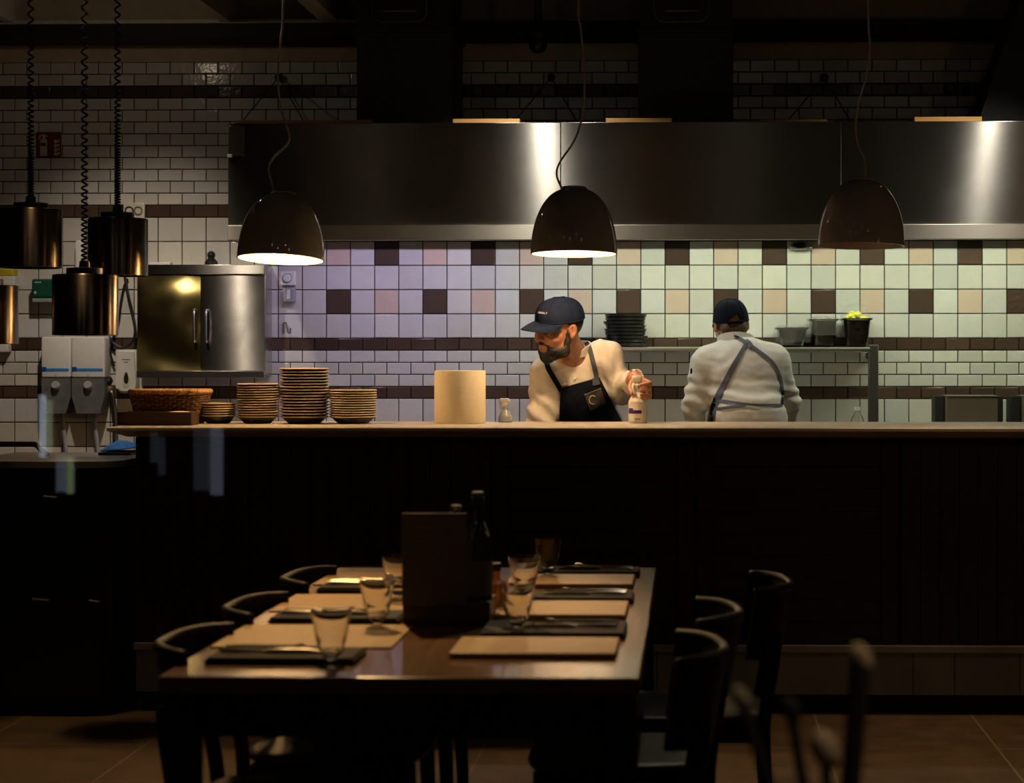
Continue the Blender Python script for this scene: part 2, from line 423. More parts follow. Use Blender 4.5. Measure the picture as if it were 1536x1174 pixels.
mb = MB(); mb.box(-5.1, -5, -1.8, D+.2, 0, 3.7); struct(mb.build('wall_left', M['dark_wall'], smooth=False))
mb = MB(); mb.box(4, 4.1, -1.8, D+.2, 0, 3.7); struct(mb.build('wall_right', M['dark_wall'], smooth=False))
mb = MB(); mb.box(-5, 4, -1.8, -1.7, 0, 3.7); struct(mb.build('wall_front', M['dark_wall'], smooth=False))
for n, (px, w) in enumerate(((20, .05), (345, .05), (508, .095), (-90, .05))):
    x = WX(px, D-.25); mb = MB(); zj = W(px, 33, D-.25).z
    mb.box(x-w, x, 6.5, D-.03, zj, zj+.16, .004)
    tag(struct(mb.build('trim_%d' % (n+3), M['joist'], smooth=False)), 'ceiling joist running from the room to the tiled wall')

# the dining room window the photo is taken through, and glowing slits added behind the camera for its reflections
M['slit_glow_blue'] = mat('slit_glow_blue', (.5, .55, .7), .5, emit=(.72, .82, 1.0), estr=2.6)
M['slit_glow_green'] = mat('slit_glow_green', (.5, .6, .4), .5, emit=(.66, .85, .50), estr=1.2)
M['slit_glow_dim'] = mat('dim_slit_glow', (.4, .45, .5), .5, emit=(.66, .76, 1.0), estr=.6)
M['slit_glow_faint'] = mat('faint_slit_glow', (.4, .45, .5), .5, emit=(.66, .76, .9), estr=.16)
WY = 1.2
mb = MB(); mb.box(-2.2, 1.4, WY, WY+.006, .35, 2.9); M['window_glass'] = mat('window_glass', (1, 1, 1), 0, 0, 0, trans=1, ior=1.45); struct(mb.build('window_1', M['window_glass'], smooth=False))
mb = MB(); mb.box(-5, 4, WY-.04, WY+.05, 2.9, 3.0); mb.box(-2.26, -2.2, WY-.04, WY+.05, .35, 2.9); mb.box(1.4, 1.46, WY-.04, WY+.05, .35, 2.9); mb.box(-5, 4, WY-.04, WY+.05, .28, .35); struct(mb.build('trim_7', M['beam'], smooth=False))
for n, (a, b, c, d, mm) in enumerate(((60, 68, 592, 686, 'slit_glow_blue'), (70, 78, 600, 680, 'slit_glow_green'), (85, 98, 682, 737, 'slit_glow_dim'), (101, 110, 684, 740, 'slit_glow_green'), (226, 236, 648, 694, 'slit_glow_faint'), (238, 247, 656, 712, 'slit_glow_faint'), (291, 313, 642, 735, 'slit_glow_faint'), (316, 334, 640, 742, 'slit_glow_dim'))):
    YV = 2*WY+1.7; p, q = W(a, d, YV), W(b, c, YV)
    mb = MB(); mb.box(p.x, q.x, -1.7, -1.692, p.z, q.z); struct(mb.build('window_%d' % (n+2), M[mm], smooth=False))  # emissive panel added only to show as a reflection in the pane

# ------------------------------------------------------------------ extractor hood
HY = 9.6; x0 = WX(342, HY); x1 = 2.6
zt = W(700, 184, HY).z; zp = W(700, 338, HY).z; zr = W(700, 360, HY).z
hood = empty('extractor_hood', ((x0+x1)/2, HY, zr), 'long stainless steel extractor hood across the tiled kitchen wall', 'extractor hood')
seams = [x0, WX(841, HY), WX(1262, HY), x1]
for a, b in zip(seams, seams[1:]):
    mb = MB(); mb.box(a+.0008, b-.0008, HY, HY+.025, zp, zt, .002)
    mb.build('front_panel', M['hood_steel'], hood, angle=20)
mb = MB(); mb.box(x0, x1, HY-.012, HY+.035, zr, zp+.002, .003); mb.build('gutter_rim', M['rim_steel'], hood, angle=20)
mb = MB(); mb.box(x0, x0+.02, HY+.026, D-.005, zr, zt, .002); mb.build('end_panel', M['hood_steel'], hood)
mb = MB(); mb.box(x0+.021, x1, HY+.026, D-.006, zt-.02, zt, .0); mb.build('top_panel', M['dull_steel'], hood)
mb = MB(); mb.box(x0+.021, x1, HY+.036, D-.006, 2.19, 2.205)
for k in range(40):
    xx = x0+.06+k*(x1-x0-.1)/40; mb.box(xx, xx+.03, HY+.06, D-.33, 2.176, 2.189)
mb.build('grease_filter', M['dull_steel'], hood, smooth=False)
mb = MB(); mb.box(x0+.021, x1, 10.245, 10.258, 2.040, 2.189); mb.build('rear_baffle', M['dull_steel'], hood, smooth=False)
for a, b, nm in ((WX(425, 9.95), WX(770, 9.95), 0), (WX(800, 9.95), WX(1210, 9.95), 1), (WX(1240, 9.95), 2.1, 1)):
    mb = MB(); mb.box(a, b, 9.92, 9.98, 2.13, 2.175, .004); mb.build('tube_light_housing', M['white_plastic'], hood)
for px0, px1, yy in ((352, 558, 184), (680, 780, 182), (909, 1008, 181), (1140, 1240, 183), (1371, 1472, 179)):  # strips added in place of lit edges on the hood top
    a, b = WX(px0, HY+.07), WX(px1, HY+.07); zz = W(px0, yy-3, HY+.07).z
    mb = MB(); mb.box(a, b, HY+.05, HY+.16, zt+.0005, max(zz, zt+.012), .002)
    lab = {352: 'long thin strip for a lit-edge glint on the left end of the hood', 680: 'amber strip for a lit-edge glint on the hood above the left of middle pendant', 909: 'amber strip for a lit-edge glint on the hood right of the middle pendant', 1140: 'dim strip for a lit-edge glint on the hood left of the right pendant', 1371: 'amber strip for a lit-edge glint on the hood at the bright right steel streak'}[px0]
    tag(mb.build('glint_strip', M['glint']), lab, 'glint', 'lit-edge glint strips on top of the hood')
for px in (418, 827, 1237):                             # suspension wires from the wall hooks
    hub = W(px, 116, D-.03)
    mb = MB(); mb.ball(hub, .022, 12, (1, .8, 1)); mb.box(hub.x-.012, hub.x+.012, hub.y, D-.001, hub.z-.02, hub.z+.02, .003)
    hk = mb.build('suspension_hook', M['black_plastic'], hood)
    mb = MB()
    for dx in (-67, 46):
        e = W(px+dx, 184, HY+.3); mb.tube([hub, Vector((e.x, HY+.3, zt-.005))], .0032, 6); mb.ball((e.x, HY+.3, zt+.006), .012, 10)
    mb.build('suspension_wire', M['black_plastic'], hood)
# bracket on the left end of the hood; bronze tone imitates a brown reflection
mb = MB(); pbox(mb, 343, 188, 366, 234, HY-.02, HY-.0005, .004); b1 = mb.build('corner_bracket', M['bronze'], hood)
mb = MB(); pbox(mb, 341, 231, 348, 236, HY-.024, HY-.0005, .002); mb.build('corner_clip', M['white_plastic'], hood)

# ------------------------------------------------------------------ ducts above the hood
def duct(px0, px1, ph, label):
    Yd = 9.86; a, b = WX(px0, Yd), WX(px1, Yd)
    t = empty('exhaust_duct', ((a+b)/2, Yd+.3, zt), label, 'duct', 'ducts above the hood')
    mb = MB(); mb.box(a, b, Yd, D-.25, zt+.0005, W(px0, 50, Yd).z, .003); mb.build('lower_section', M['duct_metal'], t)
    z = W(px0, 49, Yd).z; mb = MB(); mb.box(a-.012, b+.012, Yd-.012, D-.25, z, z+.02, .002); mb.build('flange', M['duct_metal'], t)
    mb = MB(); mb.box(a+.006, b-.006, Yd+.004, D-.25, z+.021, 3.615, .003); mb.build('upper_section', M['duct_metal'], t)
    x0_, x1_, z0_, z1_ = px_rect(ph-40, -30, ph+40, 33, Yd)
    def rr(e):
        P = []
        for cx, cz, a0 in ((x1_-.05, z0_+.05, -90), (x1_-.05, z1_-.05, 0), (x0_+.05, z1_-.05, 90), (x0_+.05, z0_+.05, 180)):
            for k in range(7): t_ = R(a0+15*k); P.append((cx+(.05+e)*math.cos(t_), cz+(.05+e)*math.sin(t_)))
        return P
    mb = MB(); mb.prism(rr(0), Yd-.012, Yd+.0035); hh = mb.build('access_hatch', M['duct_metal'], t)
    mb = MB(); mb.tube([Vector((x, Yd-.014, z)) for x, z in rr(.002)+rr(.002)[:1]], .005, 8); mb.build('hatch_rim', M['dull_steel'], hh)
    hz = W(ph, 18, Yd).z; xa, xb = WX(ph-24, Yd), WX(ph+24, Yd)
    mb = MB(); mb.tube([(xa, Yd-.012, hz+.03), (xa, Yd-.04, hz), (xb, Yd-.04, hz), (xb, Yd-.012, hz+.03)], .006, 8); mb.build('hatch_handle', M['dull_steel'], hh)
duct(535, 678, 600, 'dark square exhaust duct with rounded hatch above the left half of the hood')
duct(957, 1100, 1022, 'dark square exhaust duct with rounded hatch above the hood centre')
Yd = 9.86
mb = MB(); pts = [(1467, 184), (1700, 184), (1700, -60), (1546, -60), (1530, 0)]
mb.prism([(W(a, b, Yd).x, max(W(a, b, Yd).z, zt+.0005)) for a, b in pts], Yd, D-.25)
tag(mb.build('exhaust_duct', M['duct_metal'], smooth=False), 'dark slanting exhaust duct above the right end of the hood', 'duct', 'ducts above the hood')
# dark camera dome between the ducts
p = W(807, 58, 10.2); t = empty('security_camera', (p.x, p.y, p.z), 'small dark dome camera hanging below the beam between the ducts', 'camera')
mb = MB(); mb.ball(W(807, 66, 10.2), .05, 20); mb.build('dome', M['black_plastic'], t)
mb = MB(); q = W(807, 60, 10.2); mb.lathe([(.06, q.z), (.06, q.z+.03), (.03, q.z+.05), (.02, q.z+.06), (.02, 3.615)], (q.x, q.y, 0), 20); mb.build('housing', M['black_plastic'], t)
# gas detector lamp under the hood
x, z = W(1202, 368, 10.5).x, W(1202, 368, 10.5).z
t = empty('bulkhead_lamp', (x, D, z), 'small round bulkhead glass lamp on the tiles under the hood beside the right pendant', 'lamp')
mb = MB(); mb.box(x-.062, x+.062, D-.03, D-.002, z-.022, z+.026, .008); mb.build('base', M['steel'], t)
mb = MB(); mb.lathe([(.0, -.045), (.035, -.042), (.05, -.025), (.052, 0)], (x, D-.03, z), 24, rot=Matrix.Rotation(R(-90), 3, 'X'), sx=1.05, sy=.42); mb.build('glass_cover', M['glass'], t)

# ------------------------------------------------------------------ pendant lamps over the counter
PY = 7.9
def pendant(px, ytop, yrim, lit, cord, tilt, label):
    s = scale_at(px, PY); rim = 65/s; hgt = (yrim-ytop)/s; c = W(px, yrim, PY)
    t = empty('pendant_lamp', c, label, 'pendant lamp', 'bell pendants over the counter')
    rot = Matrix.Rotation(R(-tilt[0]), 3, 'X') @ Matrix.Rotation(R(tilt[1]), 3, 'Y')
    prof = []
    for k in range(25):
        u = k/24; a = u*PI/2
        prof.append((rim*(math.cos(a)**.80 if u < .999 else 0), hgt*math.sin(a)**1.0))
    prof = [(r_, z_) for r_, z_ in prof if r_ > .19*rim]
    lip = [(.19*rim, hgt*.995)]
    mb = MB(); mb.lathe([(rim-.004, 0)]+prof+lip, c, 64, rot=rot, cap=False)
    mb.build('lamp_shade', M['lamp_grey'], t)
    inner = [(r_-.006, z_*.985) for r_, z_ in prof]+[(0, hgt*.96)]
    mb = MB(); mb.lathe([(rim-.0042, .0)]+inner, c, 64, rot=rot, cap=False)
    mb.build('shade_lining', M['lamp_inner'] if lit else M['lamp_inner_off'], t)
    mb = MB(); mb.lathe([(0, hgt*.955), (.2*rim, hgt*.955), (.30*rim, hgt*.985), (.27*rim, hgt*1.012), (0, hgt*1.014)], c, 40, rot=rot, cap=False)
    mb.build('top_cap', M['lamp_inner_off'], t)
    mb = MB(); mb.lathe([(.016, hgt*.54), (.016, hgt*.96)], c, 16, rot=rot); so = mb.build('lamp_socket', M['black_plastic'], t)
    mb = MB(); mb.ball(c+rot @ Vector((0, 0, hgt*.40)), .030, 20); mb.build('bulb', M['bulb_on'] if lit else M['bulb_off'], t)
    pts = [W(a, b, PY) for a, b in cord]; pts[0] = c+rot @ Vector((0, 0, hgt*1.0)); pts[0].x = W(cord[0][0], 0, PY).x
    e = pts[-1].copy(); e.z = 3.61; pts.append(e)
    mb = MB(); mb.tube(catmull(pts, 10), .0042, 8); mb.build('cord', M['cord'], t)
    mb = MB(); mb.lathe([(.05, 3.585), (.055, 3.6), (.055, 3.619)], (e.x, e.y, 0), 24); mb.build('ceiling_rose', M['black_plastic'], t)
    return c, hgt
P1 = pendant(421, 289, 389, True, [(411, 289), (403, 255), (410, 237), (430, 218), (434, 205), (430, 188), (421, 160), (417, 118), (421, 60), (425, 0)], (5.0, 1.5), 'left lit bell pendant lamp in front of the steel wall cabinet')
P2 = pendant(861, 281, 381, True, [(842, 281), (835, 262), (840, 243), (858, 217), (868, 195), (875, 160), (877, 110), (871, 40), (868, 0)], (1.8, 0), 'middle lit bell pendant lamp above the bearded chef')
P3 = pendant(1291.5, 269, 369, False, [(1298, 269), (1297, 240), (1287, 215), (1284, 185), (1289, 150), (1300, 110), (1305, 70), (1302, 0)], (1.8, 1.0), 'right unlit bell pendant lamp beside the bulkhead light')

# ------------------------------------------------------------------ heat lamps on coiled cords at the left
def heat_lamp(px0, px1, yt, yb, Y, cpx, coil, label):
    s = scale_at((px0+px1)/2, Y); c = W((px0+px1)/2, yb, Y); r = (px1-px0)/2/s; h = (yb-yt)/s
    t = empty('heat_lamp', c, label, 'heat lamp', 'bronze heat lamps at the pass')
    mb = MB(); mb.lathe([(r-.004, 0), (r, .002), (r, h-.004), (r-.004, h), (.03, h+.001)], c, 56, cap=False); mb.build('lamp_shade', M['bronze_brushed'], t, angle=50)
    mb = MB(); mb.lathe([(r-.0045, .001), (r-.005, h-.008), (0, h-.008)], c, 56, cap=False); mb.build('shade_lining', M['black'], t)
    mb = MB(); mb.lathe([(.0, h+.001), (.065*1.0, h+.002), (.065, h+.024), (.02, h+.028), (.018, h+.05), (0, h+.05)], (W(cpx, 0, Y).x, c.y, c.z), 32, cap=False); mb.build('top_collar', M['black_plastic'], t)
    mb = MB(); mb.ball(c+Vector((0, 0, h*.45)), .05, 16); mb.build('bulb', M['bulb_off'], t)
    x = WX(cpx, Y); z0_ = c.z+h+.045; z1_ = 3.61
    ys, ye = coil                                         # photo rows between which the coil is stretched
    za = W(cpx, ye, Y).z; zb_ = W(cpx, ys, Y).z
    pts = []; z = z0_; ang = 0; rc = .010
    while z < z1_:
        if z < za: pitch = .0105
        else: pitch = .011+.030*min(1, (z-za)/max(.05, (zb_-za)))
        for k in range(10):
            ang += 2*PI/10; z += pitch/10; pts.append(Vector((x+rc*math.cos(ang), c.y+rc*math.sin(ang), z)))
    mb = MB(); mb.tube(pts, .0042, 5); mb.build('coiled_cord', M['black_plastic'], t, angle=180)
    mb = MB(); mb.lathe([(.05, 3.59), (.05, 3.619)], (x, c.y, 0), 20); mb.build('ceiling_rose', M['black_plastic'], t)
heat_lamp(0, 92, 314, 402, 7.55, 46.5, (30, 240), 'bronze heat lamp on black coiled cord above the yellow box, upper left')
heat_lamp(133, 221, 328, 414, 7.85, 176.5, (30, 230), 'bronze heat lamp beside the cream wall socket and steel cabinet')
heat_lamp(80, 176.5, 412, 503, 7.2, 127, (60, 470), 'lowest of the bronze heat lamps with golden streak above the white dispensers')
heat_lamp(-72, 26, 428, 516, 7.35, -22, (100, 400), 'bronze heat lamp cut by the left edge of the picture')
# ------------------------------------------------------------------ wall-hung things
def wc(px, py): return W(px, py, D)
def vprism(mb, poly, z0, z1):
    a = [mb.bm.verts.new((x, y, z0)) for x, y in poly]; b = [mb.bm.verts.new((x, y, z1)) for x, y in poly]; n = len(poly)
    mb._f(a[::-1]); mb._f(b)
    for i in range(n): mb._f([a[i], a[(i+1) % n], b[(i+1) % n], b[i]])
# steel cabinet
CYF = 10.39
xa, xb, za, zb = px_rect(205, 397, 397, 563, CYF)
cab = empty('wall_cabinet', ((xa+xb)/2, CYF, za), 'stainless steel two-door wall cabinet under the left pendant lamp', 'cabinet')
zr1 = W(300, 412, CYF).z; zl = W(300, 556, CYF).z
mb = MB(); mb.box(xa, xb, CYF+.022, D-.001, za, zb, .003); mb.build('body', M['steel'], cab, angle=20)
mb = MB(); mb.box(xa, xb, CYF-.008, CYF+.022, zr1+.002, zb+.001, .003); mb.build('top_rail', M['cab_steel'], cab, angle=20)
mb = MB(); mb.box(xa, xb, CYF-.006, CYF+.022, za-.012, zl, .003); mb.build('bottom_rail', M['steel'], cab, angle=20)
xm = WX(301, CYF)
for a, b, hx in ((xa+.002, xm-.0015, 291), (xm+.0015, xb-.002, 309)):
    mb = MB(); vprism(mb, [(a+(b-a)*k/24, CYF+.006-.006*(1-(2*k/24-1)**2)) for k in range(25)]+[(b, CYF+.0215), (a, CYF+.0215)], zl+.002, zr1); d = mb.build('door', M['cab_steel'] if hx > 300 else M['dented_reflect_steel'], cab, angle=20)
    h0 = W(hx, 512, CYF-.03); h1 = W(hx, 466, CYF-.03)
    mb = MB(); mb.tube(catmull([(h0.x, CYF+.001, h0.z), (h0.x, CYF-.028, h0.z+.004), (h0.x, CYF-.034, (h0.z+h1.z)/2), (h0.x, CYF-.028, h1.z-.004), (h0.x, CYF+.001, h1.z)], 6), .0065, 10); mb.build('door_handle', M['steel'], d)
# what stands on the cabinet
p = W(317, 396, 10.48); zt_ = zb+.0012
mb = MB(); mb.lathe([(0, zt_), (.036, zt_), (.034, zt_+.02), (.02, zt_+.035), (.012, zt_+.045)], (p.x, 10.48, 0), 20); mb.ball((p.x, 10.48, zt_+.055), .022, 16)
tag(mb.build('ornament', M['black_plastic']), 'small black round-headed ornament standing on the steel wall cabinet', 'ornament')
a, b = WX(225, CYF+.02), WX(257, CYF+.02); mb = MB(); mb.box(a, b, CYF-.0, CYF+.05, zt_, zt_+.014, .003)
tag(mb.build('plastic_strip', M['white_plastic']), 'white plastic strip lying on the left end of the steel cabinet', 'strip')
# twin dispensers
def dispenser(px0, px1, label, seed):
    Yf = D-.125; x0, x1, z0, z1 = px_rect(px0, 505, px1, 620, Yf); zs = W(px0, 567, Yf).z
    t = empty('dosing_dispenser', ((x0+x1)/2, D, z0), label, 'dispenser', 'wall dosing dispensers')
    mb = MB(); n = 8
    mb.box(x0, x1, Yf, D-.001, zs+.002, z1, .012, seg=3); up = mb.build('cover', M['white_plastic'], t)
    mb = MB(); mb.box(x0+.004, x1-.010, Yf-.0012, Yf+.001, zs+.036, zs+.052, .0); mb.build('blue_stripe', M['blue_print'], up, smooth=False)
    mb = MB(); mb.box(x0+.004, x0+.030, Yf-.0024, Yf+.001, zs+.036, zs+.060, .004); mb.build('stripe_emblem', M['dark_blue'], up)
    mb = MB(); mb.box((x0+x1)/2-.003, (x0+x1)/2+.003, Yf-.0012, Yf+.001, zs+.007, zs+.018); mb.build('indicator', M['mid_grey'], up, smooth=False)
    w = x1-x0; mb = MB()
    mb.prism([(x0+.002, zs), (x1-.002, zs), (x1-.002, zs-.10), (x1-.028, z0), (x0+.028, z0), (x0+.002, zs-.10)], Yf+.004, D-.001)
    lo = mb.build('pump_housing', M['grey_plastic'], t, smooth=False)
    kx = (x0+x1)/2+.002; kz = zs-.045
    mb = MB(); rx = Matrix.Rotation(R(-75), 3, 'X')
    mb.lathe([(.022, -.03), (.022, .028), (.019, .033), (0, .033)], (kx, Yf+.01, kz), 24, rot=Matrix.Rotation(R(70), 3, 'X')); mb.build('dosing_knob', M['mid_grey'], lo)
    mb = MB(); pts = [Vector((kx+.01, D-.05, z0+.004)), Vector((kx+.018, D-.05, z0-.10)), Vector((kx+.034, D-.045, .80))]
    mb.tube(catmull(pts, 6), .011, 10); mb.build('outlet_tube', M['mid_grey'], t)
dispenser(61.5, 106, 'left white and grey dosing dispenser with blue stripe, twin unit', 1)
dispenser(107, 157, 'right white and grey dosing dispenser with blue stripe beside the soap dispenser', 2)
# soap dispenser
Yf = D-.10; x0, x1, z0, z1 = px_rect(173, 524, 204, 590, Yf); xc = (x0+x1)/2; hw = (x1-x0)/2
t = empty('soap_dispenser', (xc, D, z0), 'white soap dispenser with dark drop-shaped window left of the steel cabinet', 'dispenser')
poly = [(x0, z1), (x1, z1)]+[(xc+hw*math.cos(a)**.6, z0+.06-.06*math.sin(a)) for a in [PI/2*k/8 for k in range(0, 8)]]+[(xc-hw*math.cos(a)**.6, z0+.06-.06*math.sin(a)) for a in [PI/2*k/8 for k in range(7, -1, -1)]]
mb = MB(); mb.prism(poly, Yf, D-.001)
bmesh.ops.bevel(mb.bm, geom=[e for e in mb.bm.edges if all(abs(v.co.y-Yf) < 1e-5 for v in e.verts)], offset=.012, segments=3, affect='EDGES')
bd = mb.build('body', M['white_plastic'], t, angle=50)
def drop(mb, cx, cz, w, h, y):
    P = [(cx+w*math.sin(a)*(1-.45*(1+math.cos(a))/2), cz+h*math.cos(a)) for a in [2*PI*k/28 for k in range(28)]]; mb.prism(P, y, Yf+.002)
cz = W(188, 569, Yf).z
mb = MB(); drop(mb, xc+.004, cz, .026, .044, Yf-.002); wn = mb.build('window_surround', M['cream_plastic'], t, smooth=False)
mb = MB(); drop(mb, xc+.004, cz+.008, .015, .031, Yf-.0035); mb.build('level_window', M['black_plastic'], wn, smooth=False)
mb = MB()
for k, (w, dz) in enumerate(((.022, .106), (.012, .092))): mb.box(xc-w+.002, xc+w+.002, Yf-.0008, Yf+.001, cz+dz-.0025, cz+dz+.0025)
mb.build('small_print', M['grey_print'], bd, smooth=False)
# cable loop beside the dispensers
mb = MB(); pp = [(186, 405, -.02), (192, 440, -.03), (199, 470, -.03), (203, 495, -.04), (198, 514, -.045), (184, 521, -.045), (170, 514, -.04), (163, 506, -.02)]
mb.tube(catmull([W(a, b, D+c) for a, b, c in pp], 8), .0075, 8); pp = [(192, 418, -.015), (186, 430, -.02), (181, 455, -.02), (178, 480, -.02), (168, 512, -.03), (166, 530, -.03), (172, 549, -.02)]
mb.tube(catmull([W(a, b, D+c) for a, b, c in pp], 8), .0055, 8)
tag(mb.build('power_cable', M['black_plastic']), 'black cable hanging in a loop on the tiles left of the steel cabinet', 'cable')
# hose tap right of the dispensers
t = empty('hose_tap', W(161, 590, D), 'small black and copper hose tap on the tiles between dispensers', 'tap')
mb = MB(); c = W(164, 584, D-.04); mb.ball(c, .030, 14, (.9, .8, 1)); mb.box(c.x-.012, c.x+.012, c.y, D-.001, c.z-.012, c.z+.012, .003); mb.build('valve_body', M['wicker'], t)
mb = MB(); c2 = W(163, 571, D-.05); mb.ball(c2, .024, 12); mb.build('tap_knob', M['black_plastic'], t)
mb = MB(); mb.tube(catmull([W(164, 588, D-.04), W(168, 590, D-.05), W(171, 610, D-.04), W(173, 630, D-.04), W(172, 690, D-.04)], 8), .014, 10); mb.build('hose', M['dull_steel'], t)
# sockets, switches, signs
x0, x1, z0, z1 = px_rect(185, 304, 217, 328, D-.02)
t = empty('socket_panel', ((x0+x1)/2, D, z0), 'cream double socket panel on the tiles above the beside heat lamp', 'socket')
t['label'] = 'cream double socket panel on the brown tile band above the cabinet'
mb = MB(); mb.box(x0, x1, D-.02, D-.0005, z0, z1, .006); mb.build('plate', M['cream_plastic'], t)
for k in (.28, .70):
    mb = MB(); cx = x0+(x1-x0)*k; mb.lathe([(.024, -.004), (.024, .004), (.018, .004), (.016, -.003), (0, -.003)], (cx, D-.021, (z0+z1)/2), 24, rot=Matrix.Rotation(R(90), 3, 'X')); mb.build('outlet', M['grey_plastic'] if k > .5 else M['black_plastic'], t)
x0, x1, z0, z1 = px_rect(420, 406, 443, 428, D-.03)
t = empty('rotary_switch', ((x0+x1)/2, D, z0), 'white square rotary switch with round dial below the left pendant', 'switch')
mb = MB(); mb.box(x0, x1, D-.03, D-.0005, z0, z1, .006); mb.build('plate', M['white_plastic'], t)
mb = MB(); mb.lathe([(.023, 0), (.022, .012), (.018, .015), (0, .015)], ((x0+x1)/2-.002, D-.0302, (z0+z1)/2), 28, rot=Matrix.Rotation(R(90), 3, 'X')); dl = mb.build('dial', M['white_plastic'], t)
mb = MB(); mb.lathe([(.0255, 0), (.0255, .002), (.0235, .002), (.0235, 0)], ((x0+x1)/2-.002, D-.0302, (z0+z1)/2), 28, rot=Matrix.Rotation(R(90), 3, 'X'), cap=False); mb.build('dial_groove', M['grey_plastic'], t)
x0, x1, z0, z1 = px_rect(424, 431, 442, 453, D-.045)
t = empty('rocker_switch', ((x0+x1)/2, D, z0), 'grey rocker switch box mounted directly under the white dial switch', 'switch')
mb = MB(); mb.box(x0, x1, D-.045, D-.0005, z0, z1, .008); mb.build('box', M['mid_grey'], t)
mb = MB(); mb.box((x0+x1)/2-.010, (x0+x1)/2+.008, D-.050, D-.044, z0+.015, z1-.012, .003); mb.build('rocker', M['white_plastic'], t)
x0, x1, z0, z1 = px_rect(424, 484, 441, 500, D-.004)
t = empty('wall_hook', ((x0+x1)/2, D, z0), 'small steel double hook on the pale tile below the switches', 'hook')
mb = MB(); mb.box(x0, x0+.010, D-.010, D-.0005, z0, z1, .003); mb.build('backplate', M['steel'], t)
mb = MB(); mb.tube(catmull([(x0+.005, D-.01, z1-.004), (x0+.02, D-.02, z1), (x0+.03, D-.03, z0+.03), (x0+.034, D-.03, z0+.008), (x0+.046, D-.035, z0+.004), (x0+.05, D-.04, z0+.028)], 6), .005, 8); mb.build('prong', M['grey_plastic'], t)
# fire extinguisher sign
x0, x1, z0, z1 = px_rect(54.5, 198, 92, 236, D-.004); sw = x1-x0; sh = z1-z0
t = empty('fire_sign', ((x0+x1)/2, D, z0), 'dark red fire extinguisher sign on the white brick tiles', 'sign')
mb = MB(); mb.box(x0, x1, D-.004, D-.0004, z0, z1, .0); mb.build('panel', M['red_sign'], t, smooth=False)
def sp(u, v): return (x0+u*sw, z0+v*sh)
mb = MB(); y0 = D-.0052; y1 = D-.0039
mb.prism([sp(.16, .06), sp(.44, .06), sp(.44, .62), sp(.40, .72), sp(.36, .76), sp(.36, .84), sp(.26, .84), sp(.26, .76), sp(.20, .72), sp(.16, .62)], y0, y1)
mb.prism([sp(.22, .85), sp(.44, .80), sp(.46, .85), sp(.30, .92), sp(.22, .92)], y0, y1)
mb.prism([sp(.09, .70), sp(.13, .70), sp(.17, .83), sp(.26, .86), sp(.26, .90), sp(.14, .88)], y0, y1)
for k in range(4):
    v = .08+k*.165; mb.prism([sp(.70, v), sp(.80, v-.01), sp(.93, v+.05), sp(.95, v+.15), sp(.88, v+.10), sp(.80, v+.09), sp(.80, v+.16), sp(.73, v+.10)], y0, y1)
mb.build('pictogram', M['sign_white'], t, smooth=False)
mb = MB(); mb.prism([sp(.18, .44), sp(.40, .44), sp(.40, .58), sp(.18, .58)], D-.006, D-.0051); mb.build('pictogram_label', M['red_sign'], t, smooth=False)
# green first-aid box
Yg = D-.09; x0, x1, z0, z1 = px_rect(47, 418, 104, 453, Yg)
t = empty('first_aid_box', ((x0+x1)/2, D, z0), 'dark green first-aid plaster box on the tiles behind the lowest heat lamp', 'box')
zc = W(47, 447, Yg).z
mb = MB(); mb.box(x0, x1, Yg, D-.0005, zc, z1, .012); gb = mb.build('cover', M['green_plastic'], t)
mb = MB(); mb.box(x0+.003, x1-.003, Yg+.004, D-.0005, z0, zc-.0005, .004); mb.build('base', M['mid_grey'], t)
mb = MB(); c = W(53, 438.5, Yg)
mb.box(c.x-.003, c.x+.003, Yg-.001, Yg+.001, c.z-.008, c.z+.008); mb.box(c.x-.008, c.x+.008, Yg-.0012, Yg+.001, c.z-.003, c.z+.003); mb.build('white_cross', M['sign_white'], gb, smooth=False)
mb = MB(); c = W(57, 423, Yg); mb.box(c.x-.018, c.x+.018, Yg-.001, Yg+.001, c.z-.003, c.z+.002); mb.build('white_lettering', M['sign_white'], gb, smooth=False)
# yellow topped dispenser at the far left
Yg = D-.09; x0, x1, z0, z1 = px_rect(-40, 403, 22, 429, Yg); zm = W(0, 414, Yg).z
t = empty('glove_box', ((x0+x1)/2, D, z0), 'yellow and white box on the wall at the far left edge', 'box')
mb = MB(); mb.box(x0, x1-.01, Yg, D-.0005, zm, z1, .006); mb.build('yellow_lid', M['yellow_plastic'], t)
mb = MB(); mb.box(x0, x1, Yg, D-.0005, z0, zm-.0005, .004); mb.build('white_body', M['white_plastic'], t)
mb = MB(); pbox(mb, -30, 516, 12, 528, D-.06, D-.0005, .006); tag(mb.build('wall_tray', M['white_plastic']), 'small white tray on the brown band at the far left edge', 'tray')
mb = MB(); pbox(mb, 112, 360, 126, 412, D-.06, D-.0005, .012); tag(mb.build('paper_dispenser', M['white_plastic']), 'narrow white wall dispenser half hidden behind the heat lamps', 'dispenser')
# loose white pipe end under the cabinet
mb = MB(); a = W(212, 566, D-.03); b = W(212, 583, D-.03); mb.tube([(a.x, D-.03, a.z), (a.x, D-.03, b.z-.2)], .008, 10); mb.box(a.x-.02, a.x+.02, D-.03, D-.0005, b.z-.21, b.z-.19)
tag(mb.build('drain_pipe', M['white_plastic']), 'thin white pipe on the wall under the steel cabinet behind the basket', 'pipe')

